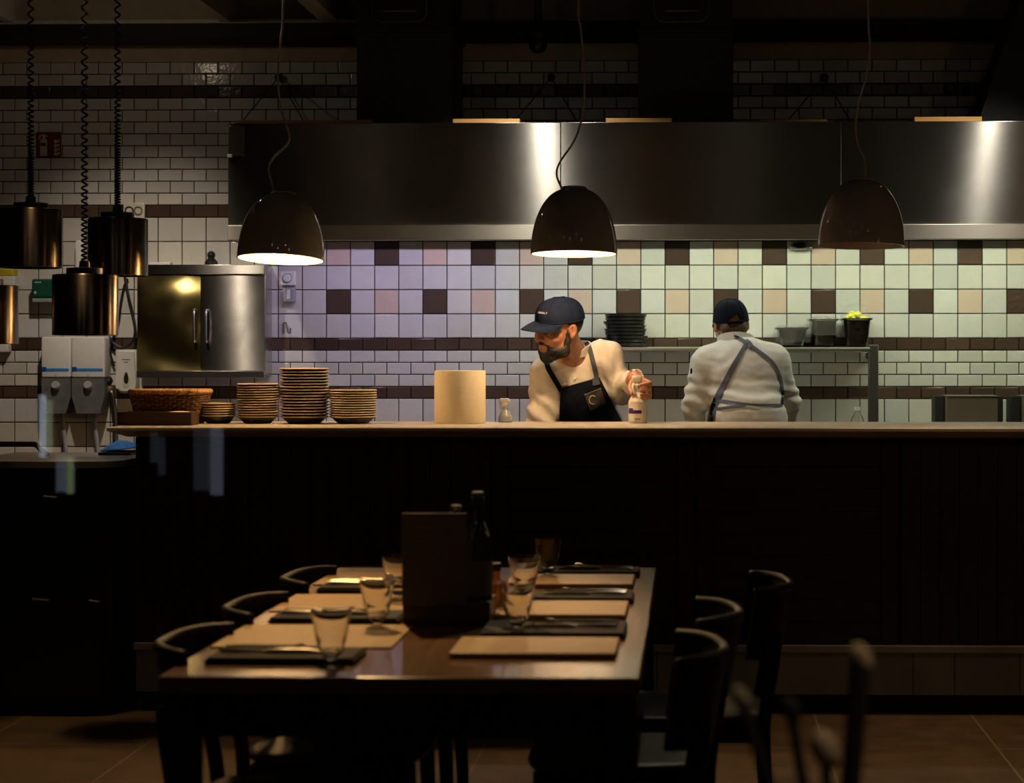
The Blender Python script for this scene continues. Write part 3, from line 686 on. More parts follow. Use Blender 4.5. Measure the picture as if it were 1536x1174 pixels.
# ------------------------------------------------------------------ worktop along the back wall
wt = empty('back_worktop', (.0, 10.2, 0), 'stainless worktop along the tiled wall behind the chefs', 'worktop')
mb = MB(); mb.box(-2.3, 2.6, 9.86, D-.006, .86, .90, .004); mb.build('top', M['steel'], wt)
mb = MB(); mb.box(-2.28, 2.58, 9.9, D-.006, .1, .859); mb.build('cabinet', M['dull_steel'], wt, smooth=False)
mb = MB(); mb.box(-2.25, 2.55, 9.95, D-.02, 0, .099); mb.build('plinth', M['black'], wt, smooth=False)
# wall shelf
SY = 10.28; zsh = W(1100, 520, SY).z
xa, xb = WX(868, SY), WX(1306, SY)
sh = empty('wall_shelf', ((xa+xb)/2, D, zsh-.03), 'stainless shelf with black pans above the worktop behind both chefs', 'shelf')
mb = MB(); mb.box(xa, xb, SY, D-.003, zsh-.028, zsh, .011); mb.build('board', M['steel'], sh, angle=20)
for a, b in ((1303, 1318), (862, 874)):
    x0, x1 = WX(a, SY), WX(b, SY); mb = MB(); mb.box(x0, x1, SY+.005, SY+.055, .9005, W(1300, 518, SY).z+.004, .004); mb.box(x0+.01, x1-.01, SY+.055, D-.003, zsh-.06, zsh-.03, .002); mb.build('post', M['dull_steel'], sh)
def pan(name, px0, py0, px1, label, cat, wrapped=False):
    x0, x1 = WX(px0, SY+.02), WX(px1, SY+.02); z1 = W(px0, py0, SY+.02).z; z0 = zsh+.0005; ins = .018
    t = empty(name, ((x0+x1)/2, SY+.13, z0), label, cat, 'pans on the wall shelf')
    mb = MB(); rows = []
    def ring(e, z, y0=SY+.02, y1=D-.03):
        a, b, c, d = x0+e, x1-e, y0+e, y1-e; r = .025; P = []
        for cx, cy, a0 in ((b-r, c+r, -90), (b-r, d-r, 0), (a+r, d-r, 90), (a+r, c+r, 180)):
            for k in range(5): q = R(a0+22.5*k); P.append(Vector((cx+r*math.cos(q), cy+r*math.sin(q), z)))
        return P
    prof = [(.03, z0), (ins, z0+.008), (.006, z1-.012), (.0, z1-.010), (-.006, z1-.004), (-.006, z1), (.008, z1), (.012, z1-.02), (ins+.01, z0+.02), (.04, z0+.012)]
    rg = [[mb.bm.verts.new(p) for p in ring(e, z)] for e, z in prof]
    n = len(rg[0])
    for a, b in zip(rg, rg[1:]):
        for k in range(n): mb._f([a[k], a[(k+1) % n], b[(k+1) % n], b[k]])
    mb._f(rg[0][::-1]); mb._f(rg[-1]); mb.build('vessel', M['pan_steel'], t)
    if wrapped:
        mb = MB(); rng = random.Random(px0)
        pr = [(ring(-.010, z1-.075)), (ring(-.013, z1-.03)), (ring(-.012, z1+.004)), (ring(.012, z1+.012)), (ring(.04, z1+.010))]
        rg = [[mb.bm.verts.new(p+Vector((rng.uniform(-.004, .004), rng.uniform(-.004, .004), rng.uniform(-.012, .008)))) for p in r] for r in pr]
        for a, b in zip(rg, rg[1:]):
            for k in range(n): mb._f([a[k], a[(k+1) % n], b[(k+1) % n], b[k]])
        mb._f(rg[-1]); mb.build('cling_film', M['wrap'], t)
    return t, x0, x1, z1
pan('low_pan', 1166, 491, 1212, 'low steel pan wrapped in cling film, nearest the chef on the shelf', 'pan', True)
pan('steel_pan', 1216, 478, 1257, 'tall steel pan with film on the shelf, between the low pan and yellow food', 'pan', True)
t, x0, x1, z1 = pan('steel_pan', 1265, 477, 1308, 'tall steel pan holding the yellow food at the end of the shelf', 'pan')
mb = MB(); rng = random.Random(5); cx = (x0+x1)/2-.002
fill = MB(); fill.box(x0+.015, x1-.015, SY+.04, D-.045, z1-.06, z1-.015); fill.build('contents', M['black'], t, smooth=False)
for k in range(46):
    u, v = rng.uniform(-1, 1), rng.uniform(-1, 1)
    if u*u+v*v > 1: continue
    hh = (1-.85*math.sqrt(u*u+v*v))*.066
    mb.ball((cx+u*.050, SY+.10+v*.055, z1-.010+hh*rng.uniform(.4, 1)), rng.uniform(.013, .020), 10, (1, 1, .8))
tag(mb.build('yellow_fruit', M['yellow']), 'heap of bright yellow fruit in the end pan on the shelf', 'fruit', kind='stuff')
mb = MB(); n = 24; rings = []
for e, z in ((.072, -.030), (.070, .0), (.058, .035), (.040, .062), (.02, .075)):
    rings.append([mb.bm.verts.new((cx+(e*1.15+rng.uniform(-.006, .008))*math.cos(2*PI*k/n), SY+.115+(e+rng.uniform(-.004, .006))*math.sin(2*PI*k/n), z1+z+rng.uniform(-.006, .006))) for k in range(n)])
for a, b in zip(rings, rings[1:]):
    for k in range(n): mb._f([a[k], a[(k+1) % n], b[(k+1) % n], b[k]])
tag(mb.build('cling_film', M['wrap']), 'crumpled clear film over the yellow fruit at the shelf end', 'cling film')
# stacks of dark pans behind the first chef
def dark_pan(x, y, z, r, h, dx, label, grp):
    t = empty('black_pan', (x+dx, y, z), label, 'pan', grp)
    mb = MB(); mb.lathe([(r*.90, z), (r*.97, z+h*.25), (r*.985, z+h*.8), (r, z+h), (r*.96, z+h), (r*.95, z+h*.8), (r*.86, z+.003), (0, z+.003)], (x+dx, y, 0), 36); mb.build('bowl', M['pan_black'], t)
    return t
M['pan_black'] = mat('black_iron', (.035, .034, .031), .2, .3, .2, 20)
cx = WX(938, SY+.13); rng = random.Random(11); hs = (W(938, 470, SY).z-zsh)/9
ords = ['lowest', 'second lowest', 'third lowest', 'fourth lowest', 'middle', 'fourth highest', 'third highest', 'second highest', 'topmost']
for k in range(9):
    dark_pan(cx, SY+.14, zsh+.0008+k*hs, .112-.004*(k % 2), hs*.97, rng.uniform(-.009, .009), 'black iron pan, %s of the tall stack on the shelf beside the first chef' % ords[k], 'tall stack of black pans')
cx = WX(866, SY+.13); 
for k in range(4):
    dark_pan(cx, SY+.14, zsh+.0008+k*.0115, .10, .011, 0, 'shallow black pan, %s in the short stack behind the bearded chef' % ('lowest', 'second lowest', 'second highest', 'topmost')[k], 'short stack of black pans')
# glass bottle and steel containers on the worktop
bp_ = W(1286, 625, 10.15); t = empty('water_bottle', (bp_.x, 10.15, .9005), 'clear bottle with white cap on the worktop under the shelf post', 'bottle')
top = W(1286, 610, 10.15).z; z = .9005
mb = MB(); mb.lathe([(.036, z), (.038, z+.01), (.038, top-.085), (.030, top-.055), (.014, top-.030), (.013, top-.016), (.0115, top-.016), (.012, top-.03), (.027, top-.057), (.035, top-.087), (.035, z+.006), (0, z+.005)], (bp_.x, 10.15, 0), 28); mb.build('glass_body', M['glass'], t)
mb = MB(); mb.lathe([(.0155, top-.018), (.0155, top), (0, top)], (bp_.x, 10.15, 0), 20); mb.build('cap', M['white_plastic'], t)
for a, b, lab in ((1419, 1497, 'brushed steel container on the worktop at the far right'), (1534, 1620, 'steel container cut by the right edge of the picture')):
    x0, x1 = WX(a, 10.25), WX(b, 10.25); z1 = W(a, 593, 10.25).z
    t = empty('steel_container', ((x0+x1)/2, 10.4, .9005), lab, 'container', 'steel containers on the worktop')
    mb = MB(); mb.box(x0, x1, 10.25, 10.45, .9005, z1-.006, .004); mb.build('body', M['container_steel'], t, angle=20)
    mb = MB(); mb.box(x0-.001, x1+.001, 10.246, 10.454, z1-.0055, z1, .002); mb.build('rim', M['steel'], t)
    mb = MB(); mb.box(x0-.052, x0-.004, 10.3, 10.44, .9005, z1-.004, .003); mb.build('shade_block', M['black'], t)  # black blocks on both sides stand in for the shaded gaps
    mb = MB(); mb.box(x1+.004, x1+.034, 10.3, 10.44, .9005, z1-.004, .003); mb.build('shade_block', M['black'], t)

# ------------------------------------------------------------------ the counter
CF, CB, CZ = 7.5, 8.2, 1.1                       # slab front, back, top
cl = WX(160, CF); cr = 2.8
ctr = empty('bar_counter', ((cl+cr)/2, 7.85, 0), 'long dark red wooden counter with marble slab between diners and kitchen', 'counter')
xb0 = WX(203, 7.6)
mb = MB(); z2 = CZ-.040; e = .052
prof = [(CF, CZ-.003), (CF+.003, CZ), (CB, CZ), (CB, z2), (CF+.10, z2), (CF, CZ-.013)]
vs0 = [mb.bm.verts.new((cl+(0 if z > CZ-.02 else e), y, z)) for y, z in prof]; vs1 = [mb.bm.verts.new((cr, y, z)) for y, z in prof]
mb._f(vs0); mb._f(vs1[::-1])
for i in range(6): mb._f([vs0[i], vs1[i], vs1[(i+1) % 6], vs0[(i+1) % 6]])
slab = mb.build('slab', M['marble_top'], ctr, angle=20)
mb = MB(); mb.box(xb0, cr, CF+.10, CB-.03, z2-.030, z2-.0005, .004); mb.build('slab_support', M['counter_wood_h'], ctr)
zk = W(1300, 978, 7.6).z; zk2 = W(1300, 968, 7.58).z; zm0 = W(1300, 1042, 7.6).z
mb = MB(); mb.box(xb0, cr, 7.625, CB-.05, zk, z2-.0305); mb.build('carcass', M['counter_wood'], ctr, smooth=False)
pk = [(203, 372, 'v'), (375, 735, 'v'), (738, 1040, 'h'), (1046, 1346, 'h'), (1352, 1640, 'v')]
for a, b, ty in pk:
    xa_, xb_ = WX(a, 7.6), min(WX(b, 7.6), cr)
    mb = MB(); zlo, zhi = zk2+.002, z2-.0305
    if ty == 'v':
        n = max(2, round((xb_-xa_)/.075))
        for k in range(n): mb.box(xa_+(xb_-xa_)*k/n+.001, xa_+(xb_-xa_)*(k+1)/n-.001, 7.60, 7.6245, zlo, zhi, .003)
        mb.build('plank_panel', M['counter_wood'], ctr)
    else:
        mb.box(xa_, xa_+.06, 7.595, 7.6245, zlo, zhi, .003); mb.box(xb_-.06, xb_, 7.595, 7.6245, zlo, zhi, .003)
        for k in range(9): mb.box(xa_+.061, xb_-.061, 7.603, 7.6245, zlo+(zhi-zlo)*k/9+.001, zlo+(zhi-zlo)*(k+1)/9-.001, .003)
        mb.build('board_panel', M['counter_wood_h'], ctr)
mb = MB(); mb.box(xb0-.004, cr, 7.582, 7.626, zk, zk2, .004); mb.build('plinth_moulding', M['marble'], ctr)
xs = [xb0]+[WX(p_, 7.6) for p_ in (330, 545, 765, 985, 1150, 1276, 1370, 1432, 1530)]+[cr]
mb = MB()
for a, b in zip(xs, xs[1:]): mb.box(a+.0012, b-.0012, 7.605, 7.64, zm0, zk-.0005, .002)
mb.build('marble_plinth', M['marble'], ctr)
mb = MB(); mb.box(xb0+.01, cr, 7.66, CB-.08, 0, zk-.001); mb.build('toe_kick', M['black'], ctr, smooth=False)

# ------------------------------------------------------------------ dark station at the far left
SF = 7.46; zst = W(80, 692, SF).z; xr_ = WX(170, SF); xl_ = WX(-70, SF)
st = empty('service_station', ((xl_+xr_)/2, 7.8, 0), 'dark glossy cabinet station with grey top in the lower left corner', 'cabinet')
def rr_front(x0, x1, y0, y1, r, n=8):
    P = [(x0, y0)]
    for k in range(n+1): a = R(-90+90*k/n); P.append((x1-r+r*math.cos(a), y0+r+r*math.sin(a)))
    return P+[(x1, y1), (x0, y1)]
mb = MB(); vprism(mb, rr_front(xl_, xr_, SF+.02, 8.15, .10), .08, zst-.025); mb.build('body', M['station'], st)
mb = MB(); vprism(mb, rr_front(xl_, xr_+.012, SF, 8.17, .11), zst-.0245, zst); mb.build('top', M['station_top'], st)
mb = MB(); vprism(mb, rr_front(xl_, xr_-.03, SF+.08, 8.1, .08), 0, .0795); mb.build('plinth', M['black'], st)
for px0, px1, py in ((49, 73, 898), (134, 149, 900), (66, 84, 744)):  # small steel bars added in place of highlights on the glossy front
    a, b = W(px0, py, SF+.01), W(px1, py+2, SF+.01); mb = MB(); mb.tube([(a.x, SF+.021, a.z), (a.x, SF+.008, a.z), (b.x, SF+.008, b.z), (b.x, SF+.021, b.z)], .0035, 8); mb.build('highlight_bar', M['steel'], st)
# black guard rail on the station
mb = MB(); mb.tube(catmull([W(-60, 666, 7.9), W(0, 666, 7.9), W(40, 666, 7.9), W(54, 667, 7.9), W(62, 675, 7.9), Vector((WX(72, 7.9), 7.9, zst+.0005))], 8), .011, 10); q = W(-60, 666, 7.9); mb.tube([(q.x, 7.9, q.z), (q.x, 7.9, zst+.0005)], .011, 10)
tag(mb.build('guard_rail', M['black_plastic']), 'black bent guard rail standing on the dark station at the left edge', 'rail')
# blue cloth on a black tray
xa_, xb_ = WX(160, 8.04), WX(212, 8.04)
mb = MB(); mb.box(xa_, xb_-.01, 7.92, 8.16, zst+.0005, zst+.012, .004); tag(mb.build('tray', M['black_plastic']), 'black tray under the blue cloth at the end of the station', 'tray')
rng = random.Random(2); rows = []
for i in range(13):
    r_ = []
    for j in range(15):
        u, v = i/12, j/14
        x = xa_+.008+(xb_-xa_-.022)*v; y = 7.93+.21*u
        z = zst+.018+.034*abs(noise.noise(Vector((x*14, y*9, 1.3))))*1.6*(1-(2*u-1)**6)*(1-(2*v-1)**6)+.012*v
        r_.append((Vector((x, y, z)), Vector((0, 0, 1))))
    rows.append(r_)
mb = MB(); mb.sheet(rows, .004); cl_ = mb.build('cloth', M['blue_cloth'], angle=180); tag(cl_, 'crumpled bright blue cloth lying on the small black tray', 'cloth')

# ------------------------------------------------------------------ plates, basket and bottles on the counter
def stack(px0, px1, pytop, n, Y, label, grp, cat, bowl=False, seed=0):
    s = scale_at((px0+px1)/2, Y); r = (px1-px0)/2/s; x = WX((px0+px1)/2, Y); z = CZ+.0006
    top = W(px0, pytop, Y).z; rng = random.Random(seed)
    h0 = .030 if not bowl else .034                      # height of a single plate
    step = (top-z-h0)/(n-1)
    def one(idx):
        t = empty('bowl' if bowl else 'plate', (x, Y, z), '', cat, grp)
        if not bowl: prof = [(r*.58, 0), (r*.62, .0), (r*.72, .007), (r*.81, .0145), (r*.865, .0200), (r*.965, h0-.0056), (r*.985, h0-.0046)]
        else: prof = [(r*.55, 0), (r*.60, .0), (r*.76, .010), (r*.87, .022), (r*.96, h0-.0056), (r*.985, h0-.0046)]
        inn = [(r*.965, h0-.0035), (r*.85, .0225), (r*.70, .0105), (r*.5, .006), (0, .0055)]
        mb = MB(); mb.lathe([(a, z+b) for a, b in prof+inn], (x, Y, 0), 48); mb.build('dish', M['stone'], t, angle=60)
        mb = MB(); mb.lathe([(r*.986, z+h0-.0045), (r, z+h0-.0034), (r, z+h0-.001), (r*.985, z+h0), (r*.966, z+h0-.0005), (r*.966, z+h0-.0034)], (x, Y, 0), 48, cap=False); mb.build('rim', M['stone_rim'], t, angle=60)
        return t
    names = ['lowest', 'second', 'third', 'fourth', 'fifth', 'sixth', 'seventh', 'eighth', 'ninth', 'tenth', 'eleventh', 'twelfth', 'thirteenth', 'fourteenth', 'fifteenth', 'sixteenth', 'seventeenth', 'eighteenth']
    base = one(0)
    for k in range(n):
        o = base if k == 0 else copy_tree(base)
        o.location = (x+(rng.uniform(-.0012, .0012) if k else 0), Y, z+k*step)
        pos = 'lowest' if k == 0 else 'topmost' if k == n-1 else names[k]+' from the bottom'
        o['label'] = 'stoneware %s, %s %s' % ('bowl' if bowl else 'plate', pos, label)
    return x, r, top
stack(301, 354, 604, 6, 7.95, 'of the small bowls beside the wicker basket', 'stack of small bowls', 'bowl', True, 1)
stack(356, 417.5, 575, 14, 7.95, 'of the plate stack next to the small bowls', 'plate stack next to the bowls', 'plate', False, 2)
stack(420, 493.5, 552, 17, 7.95, 'of the tallest plate stack', 'tallest plate stack', 'plate', False, 3)
stack(494.5, 565, 584, 12, 7.95, 'of the wide plate stack right of the tallest', 'wide plate stack', 'plate', False, 4)
# cream roll
x0, x1 = WX(651, 8.0), WX(727.5, 8.0); r = (x1-x0)/2; xc = (x0+x1)/2; z = CZ+.0006; top = W(690, 556, 8.0-r).z
t = empty('paper_roll', (xc, 8.02, z), 'large cream paper roll standing on the counter under warm light', 'paper roll')
mb = MB(); mb.lathe([(r*.985, z), (r, z+.003), (r, top-.003), (r*.985, top), (.028, top-.002), (.026, z)], (xc, 8.02, 0), 64); mb.build('sheets', M['paper'], t, angle=40)
mb = MB(); mb.lathe([(.0258, z), (.0258, top-.004), (.022, top-.004), (.022, z)], (xc, 8.02, 0), 24, cap=False); mb.build('core', M['wicker_light'], t)

# dark wooden tray box with paper, basket behind it
x0, x1, z0, z1 = px_rect(178, 619, 289, 637, 7.72)
t = empty('tray_box', ((x0+x1)/2, 7.72, CZ), 'low dark wooden tray box on the counter in front of the wicker basket', 'box'); z = CZ+.0006; z1 = z+.052
mb = MB(); mb.box(x0, x1, 7.70, 7.712, z, z1, .002); mb.box(x0, x1, 7.808, 7.82, z, z1, .002); mb.box(x0, x0+.012, 7.7125, 7.8075, z, z1, .002); mb.box(x1-.012, x1, 7.7125, 7.8075, z, z1, .002); mb.box(x0+.0125, x1-.0125, 7.7125, 7.8075, z, z+.012); mb.build('box', M['tray_wood'], t)
mb = MB(); mb.box(x0+.014, x1-.014, 7.714, 7.806, z+.0125, z1-.006, .004); pl = mb.build('paper_stack', M['wicker_light'], t)
mb = MB(); c0 = WX(270, 7.76); mb.ball((c0, 7.76, z1-.006), .055, 20, (1.0, .75, .15)); mb.build('paper_curl', M['paper'], t)
bx0, bx1 = WX(203, 7.93), WX(307, 7.93); by0, by1 = 7.835, 8.05; bz0 = CZ+.0008; bz1 = W(250, 585, 7.9).z
t = empty('wicker_basket', ((bx0+bx1)/2, 7.94, bz0), 'brown woven wicker basket on the left end of the counter', 'basket')
def bring(e, z, n=72):
    a, b, c, d = bx0+e, bx1-e, by0+e, by1-e; r_ = .035; P = []
    per = []
    for cx, cy, a0 in ((b-r_, c+r_, -90), (b-r_, d-r_, 0), (a+r_, d-r_, 90), (a+r_, c+r_, 180)):
        for k in range(6): q = R(a0+18*k); per.append(Vector((cx+r_*math.cos(q), cy+r_*math.sin(q), z)))
    per.append(per[0]); L_ = [0]
    for p, q in zip(per, per[1:]): L_.append(L_[-1]+(q-p).length)
    for k in range(n):
        s_ = L_[-1]*k/n; i = max(j for j in range(len(L_)) if L_[j] <= s_+1e-9); i = min(i, len(per)-2)
        P.append(per[i].lerp(per[i+1], (s_-L_[i])/(L_[i+1]-L_[i]+1e-9)))
    return P
mb = MB(); nr = 13; mid = Vector(((bx0+bx1)/2, (by0+by1)/2, 0))
for k in range(nr):
    f = k/(nr-1); P = bring(.022*(1-f), bz0+.006+f*(bz1-bz0-.022), 96); Q = []
    for i, p in enumerate(P):
        o = (p-mid); o.z = 0; o.normalize(); Q.append(p+o*(.0038*(1 if (i//2+k) % 2 else -1)))
    mb.tube(Q+Q[:1], .0052, 6, cap=False)
mb.build('woven_side', M['wicker'], t, angle=180)
mb = MB(); P0 = bring(.022, bz0+.001, 48); P1_ = bring(.0, bz1-.01, 48)
for a, b in zip(P0, P1_): mb.tube([a, b], .0034, 6)
mb.build('stakes', M['wicker_light'], t, angle=180)
mb = MB()
for ph in (0, 2*PI/3, 4*PI/3):
    P = bring(-.002, bz1-.006, 192); Q = []
    for i, p in enumerate(P):
        o = p-mid; o.z = 0; o.normalize(); a = i/192*2*PI*26+ph; Q.append(p+o*.0062*math.cos(a)+Vector((0, 0, .0062*math.sin(a))))
    mb.tube(Q+Q[:1], .0052, 6, cap=False)
mb.build('braided_rim', M['wicker_light'], t, angle=180)
mb = MB(); mb.box(bx0+.028, bx1-.028, by0+.028, by1-.028, bz0, bz0+.008, .003); mb.build('base', M['wicker'], t)
# small spray bottle behind
sx = WX(758, 8.12); z = CZ+.0006; zt_ = W(757, 597, 8.12).z
t = empty('spray_bottle', (sx, 8.12, z), 'grey translucent spray bottle on the counter right of the paper roll', 'bottle')
mb = MB(); mb.lathe([(.028, z), (.030, z+.004), (.028, z+.024), (.019, z+.040), (.012, z+.050), (.012, z+.060)], (sx, 8.12, 0), 28); mb.build('bottle_body', M['spray_body'], t)
mb = MB(); mb.box(sx-.012, sx+.012, 8.108, 8.132, z+.0605, z+.078, .004); mb.box(sx-.025, sx+.018, 8.11, 8.13, z+.076, zt_, .007); mb.tube(catmull([(sx-.012, 8.12, z+.085), (sx-.022, 8.12, z+.07), (sx-.018, 8.12, z+.052)], 5), .0045, 8); mb.build('spray_head', M['spray_head'], t)
# ------------------------------------------------------------------ smooth bodies from blended distance fields
class SDF:
    def __init__(s, xs, ys, zs):
        s.x, s.y, s.z = [np.asarray(a, np.float32) for a in (xs, ys, zs)]
        s.D = np.full((len(s.x), len(s.y), len(s.z)), 1.0, np.float32)
    def sl(s, lo, hi):
        out = []
        for ax, a, b in ((s.x, lo[0], hi[0]), (s.y, lo[1], hi[1]), (s.z, lo[2], hi[2])):
            out.append(slice(max(0, np.searchsorted(ax, a)-1), min(len(ax), np.searchsorted(ax, b)+1)))
        return tuple(out)
    def put(s, fn, lo, hi, k, op):
        m = k+.06; sl = s.sl([v-m for v in lo], [v+m for v in hi])
        if any(q.stop <= q.start for q in sl): return s
        X = s.x[sl[0]][:, None, None]; Y = s.y[sl[1]][None, :, None]; Z = s.z[sl[2]][None, None, :]
        d = fn(X, Y, Z); a = s.D[sl]
        if op == 'u':
            h = np.maximum(k-np.abs(a-d), 0)/k; s.D[sl] = np.minimum(a, d)-h*h*k*.25
        elif op == 's':
            d = -d; h = np.maximum(k-np.abs(a-d), 0)/k; s.D[sl] = np.maximum(a, d)+h*h*k*.25
        return s
    def cap(s, a, b, ra, rb=None, k=.02, op='u'):
        rb = ra if rb is None else rb; a = np.array(a, float); b = np.array(b, float); ba = b-a; L2 = max(1e-9, ba @ ba); rm = max(ra, rb)
        def fn(X, Y, Z):
            t = np.clip(((X-a[0])*ba[0]+(Y-a[1])*ba[1]+(Z-a[2])*ba[2])/L2, 0, 1).astype(np.float32)
            return np.sqrt((X-a[0]-ba[0]*t)**2+(Y-a[1]-ba[1]*t)**2+(Z-a[2]-ba[2]*t)**2)-(ra+(rb-ra)*t)
        return s.put(fn, np.minimum(a, b)-rm, np.maximum(a, b)+rm, k, op)
    def ell(s, c, r, rot=None, k=.02, op='u'):
        c = np.array(c, float); M3 = np.eye(3) if rot is None else np.array(rot).T; rm = max(r)
        def fn(X, Y, Z):
            x, y, z = X-c[0], Y-c[1], Z-c[2]
            u = [M3[i][0]*x+M3[i][1]*y+M3[i][2]*z for i in range(3)]
            k0 = np.sqrt(sum((u[i]/r[i])**2 for i in range(3))); k1 = np.sqrt(sum((u[i]/r[i]**2)**2 for i in range(3)))+1e-6
            return (k0*(k0-1)/k1).astype(np.float32)
        return s.put(fn, c-rm, c+rm, k, op)
    def surface(s):
        D = s.D; ins = D < 0; nx, ny, nz = D.shape
        cnt = np.zeros((nx-1, ny-1, nz-1), np.int8)
        for i in (0, 1):
            for j in (0, 1):
                for k in (0, 1): cnt += ins[i:nx-1+i, j:ny-1+j, k:nz-1+k]
        act = (cnt > 0) & (cnt < 8); ci, cj, ck = np.nonzero(act); n = len(ci)
        idx = np.full(act.shape, -1, np.int64); idx[ci, cj, ck] = np.arange(n)
        acc = np.zeros((n, 3)); num = np.zeros(n); ax = (s.x.astype(float), s.y.astype(float), s.z.astype(float))
        for a in range(3):
            o = [b for b in range(3) if b != a]
            for p in (0, 1):
                for q in (0, 1):
                    off = [0, 0, 0]; off[o[0]] = p; off[o[1]] = q
                    A = [ci+off[0], cj+off[1], ck+off[2]]; B = [v.copy() for v in A]; B[a] = B[a]+1
                    da = D[A[0], A[1], A[2]].astype(float); db = D[B[0], B[1], B[2]].astype(float); cr = (da < 0) != (db < 0)
                    t = np.where(cr, da/(da-db+1e-12), 0)
                    P = np.stack([ax[m][A[m]] for m in range(3)], 1)
                    P[:, a] = ax[a][A[a]]+t*(ax[a][B[a]]-ax[a][A[a]])
                    acc[cr] += P[cr]; num[cr] += 1
        V = acc/num[:, None]; faces = []
        for a in range(3):
            o = [b for b in range(3) if b != a]
            s0 = [slice(None)]*3; s1 = [slice(None)]*3; s0[a] = slice(0, -1); s1[a] = slice(1, None)
            ch = ins[tuple(s0)] != ins[tuple(s1)]; e = np.stack(np.nonzero(ch), 1)
            ok = (e[:, o[0]] > 0) & (e[:, o[1]] > 0) & (e[:, o[0]] < act.shape[o[0]]) & (e[:, o[1]] < act.shape[o[1]]); e = e[ok]
            def cell(p, q):
                f = e.copy(); f[:, o[0]] -= p; f[:, o[1]] -= q; return idx[f[:, 0], f[:, 1], f[:, 2]]
            Q = np.stack([cell(1, 1), cell(0, 1), cell(0, 0), cell(1, 0)], 1)
            fl = ins[tuple(s0)][e[:, 0], e[:, 1], e[:, 2]]
            if a == 1: fl = ~fl
            Q[~fl] = Q[~fl][:, ::-1]; faces.append(Q)
        Fq = np.concatenate(faces); Fq = Fq[(Fq >= 0).all(1)]
        return V, Fq
def relax(V, Fq, it=2, lam=.5):
    E = np.concatenate([Fq[:, [0, 1]], Fq[:, [1, 2]], Fq[:, [2, 3]], Fq[:, [3, 0]]])
    for _ in range(it):
        S = np.zeros_like(V); c = np.zeros(len(V))
        for a, b in ((0, 1), (1, 0)):
            np.add.at(S, E[:, a], V[E[:, b]]); np.add.at(c, E[:, a], 1)
        V = V+lam*(S/np.maximum(c, 1)[:, None]-V)
    return V
def mesh_from(name, V, Fq, m, parent, disp=None, angle=180):
    me = bpy.data.meshes.new(name); off = org(parent)
    me.from_pydata((V-np.array(off)).tolist(), [], Fq.tolist()); me.update()
    if disp:
        nrm = np.zeros(len(V)*3, np.float32); me.vertices.foreach_get('normal', nrm); nrm = nrm.reshape(-1, 3)
        dv = np.array([disp(Vector(v), Vector(q)) for v, q in zip(V.tolist(), nrm.tolist())])
        V = V+nrm*dv[:, None]; me.vertices.foreach_set('co', (V-np.array(off)).astype(np.float32).ravel()); me.update()
    me.polygons.foreach_set('use_smooth', [True]*len(me.polygons)); me.materials.append(m)
    o = bpy.data.objects.new(name, me); C.objects.link(o); o.parent = parent
    return o, V
def bvh(V, Fq): return BVHTree.FromPolygons([Vector(v) for v in V.tolist()], Fq.tolist())
def ray_to(tree, px, py, ydef, far=False):
    """front surface of a body seen through a photo pixel"""
    p = W(px, py, ydef); o = Vector((0, 0, H)); d = (p-o).normalized()
    h = tree.ray_cast(o, d)
    return h[0], d
def drape(tree, corners, nu, nv, off, thick, name, m, parent, ydef, wob=0.):
    """cloth patch lying on a body: corner pixels (tl,tr,br,bl)"""
    tl, tr, br, bl = [Vector((*c, 0)) for c in corners]; G = [[None]*(nv+1) for _ in range(nu+1)]
    rows = []
    for i in range(nu+1):
        for j in range(nv+1):
            u, v = i/nu, j/nv; q = tl.lerp(tr, v).lerp(bl.lerp(br, v), u)
            h, d = ray_to(tree, q.x, q.y, ydef); G[i][j] = (q, h, d)
    ys = [g[1].y for r in G for g in r if g[1] is not None]; ym = sum(ys)/len(ys) if ys else ydef
    Yg = np.array([[g[1].y if g[1] is not None else np.nan for g in r] for r in G])
    for _ in range(60):                                        # fill misses from their neighbours
        if not np.isnan(Yg).any(): break
        Z_ = Yg.copy()
        for i in range(nu+1):
            for j in range(nv+1):
                if np.isnan(Yg[i, j]):
                    nb = [Yg[a, b] for a, b in ((i-1, j), (i+1, j), (i, j-1), (i, j+1)) if 0 <= a <= nu and 0 <= b <= nv and not np.isnan(Yg[a, b])]
                    if nb: Z_[i, j] = sum(nb)/len(nb)
        Yg = Z_
    for _ in range(2):
        Z_ = Yg.copy(); Z_[1:-1, 1:-1] = np.minimum(Yg[1:-1, 1:-1], .25*(Yg[:-2, 1:-1]+Yg[2:, 1:-1]+Yg[1:-1, :-2]+Yg[1:-1, 2:])); Yg = Z_
    for i in range(nu+1):
        r = []
        for j in range(nv+1):
            q, h, d = G[i][j]; p = W(q.x, q.y, float(Yg[i, j])-off); r.append((p, -d))
        rows.append(r)
    mb = MB(); mb.sheet(rows, thick); return mb.build(name, m, parent, angle=60)
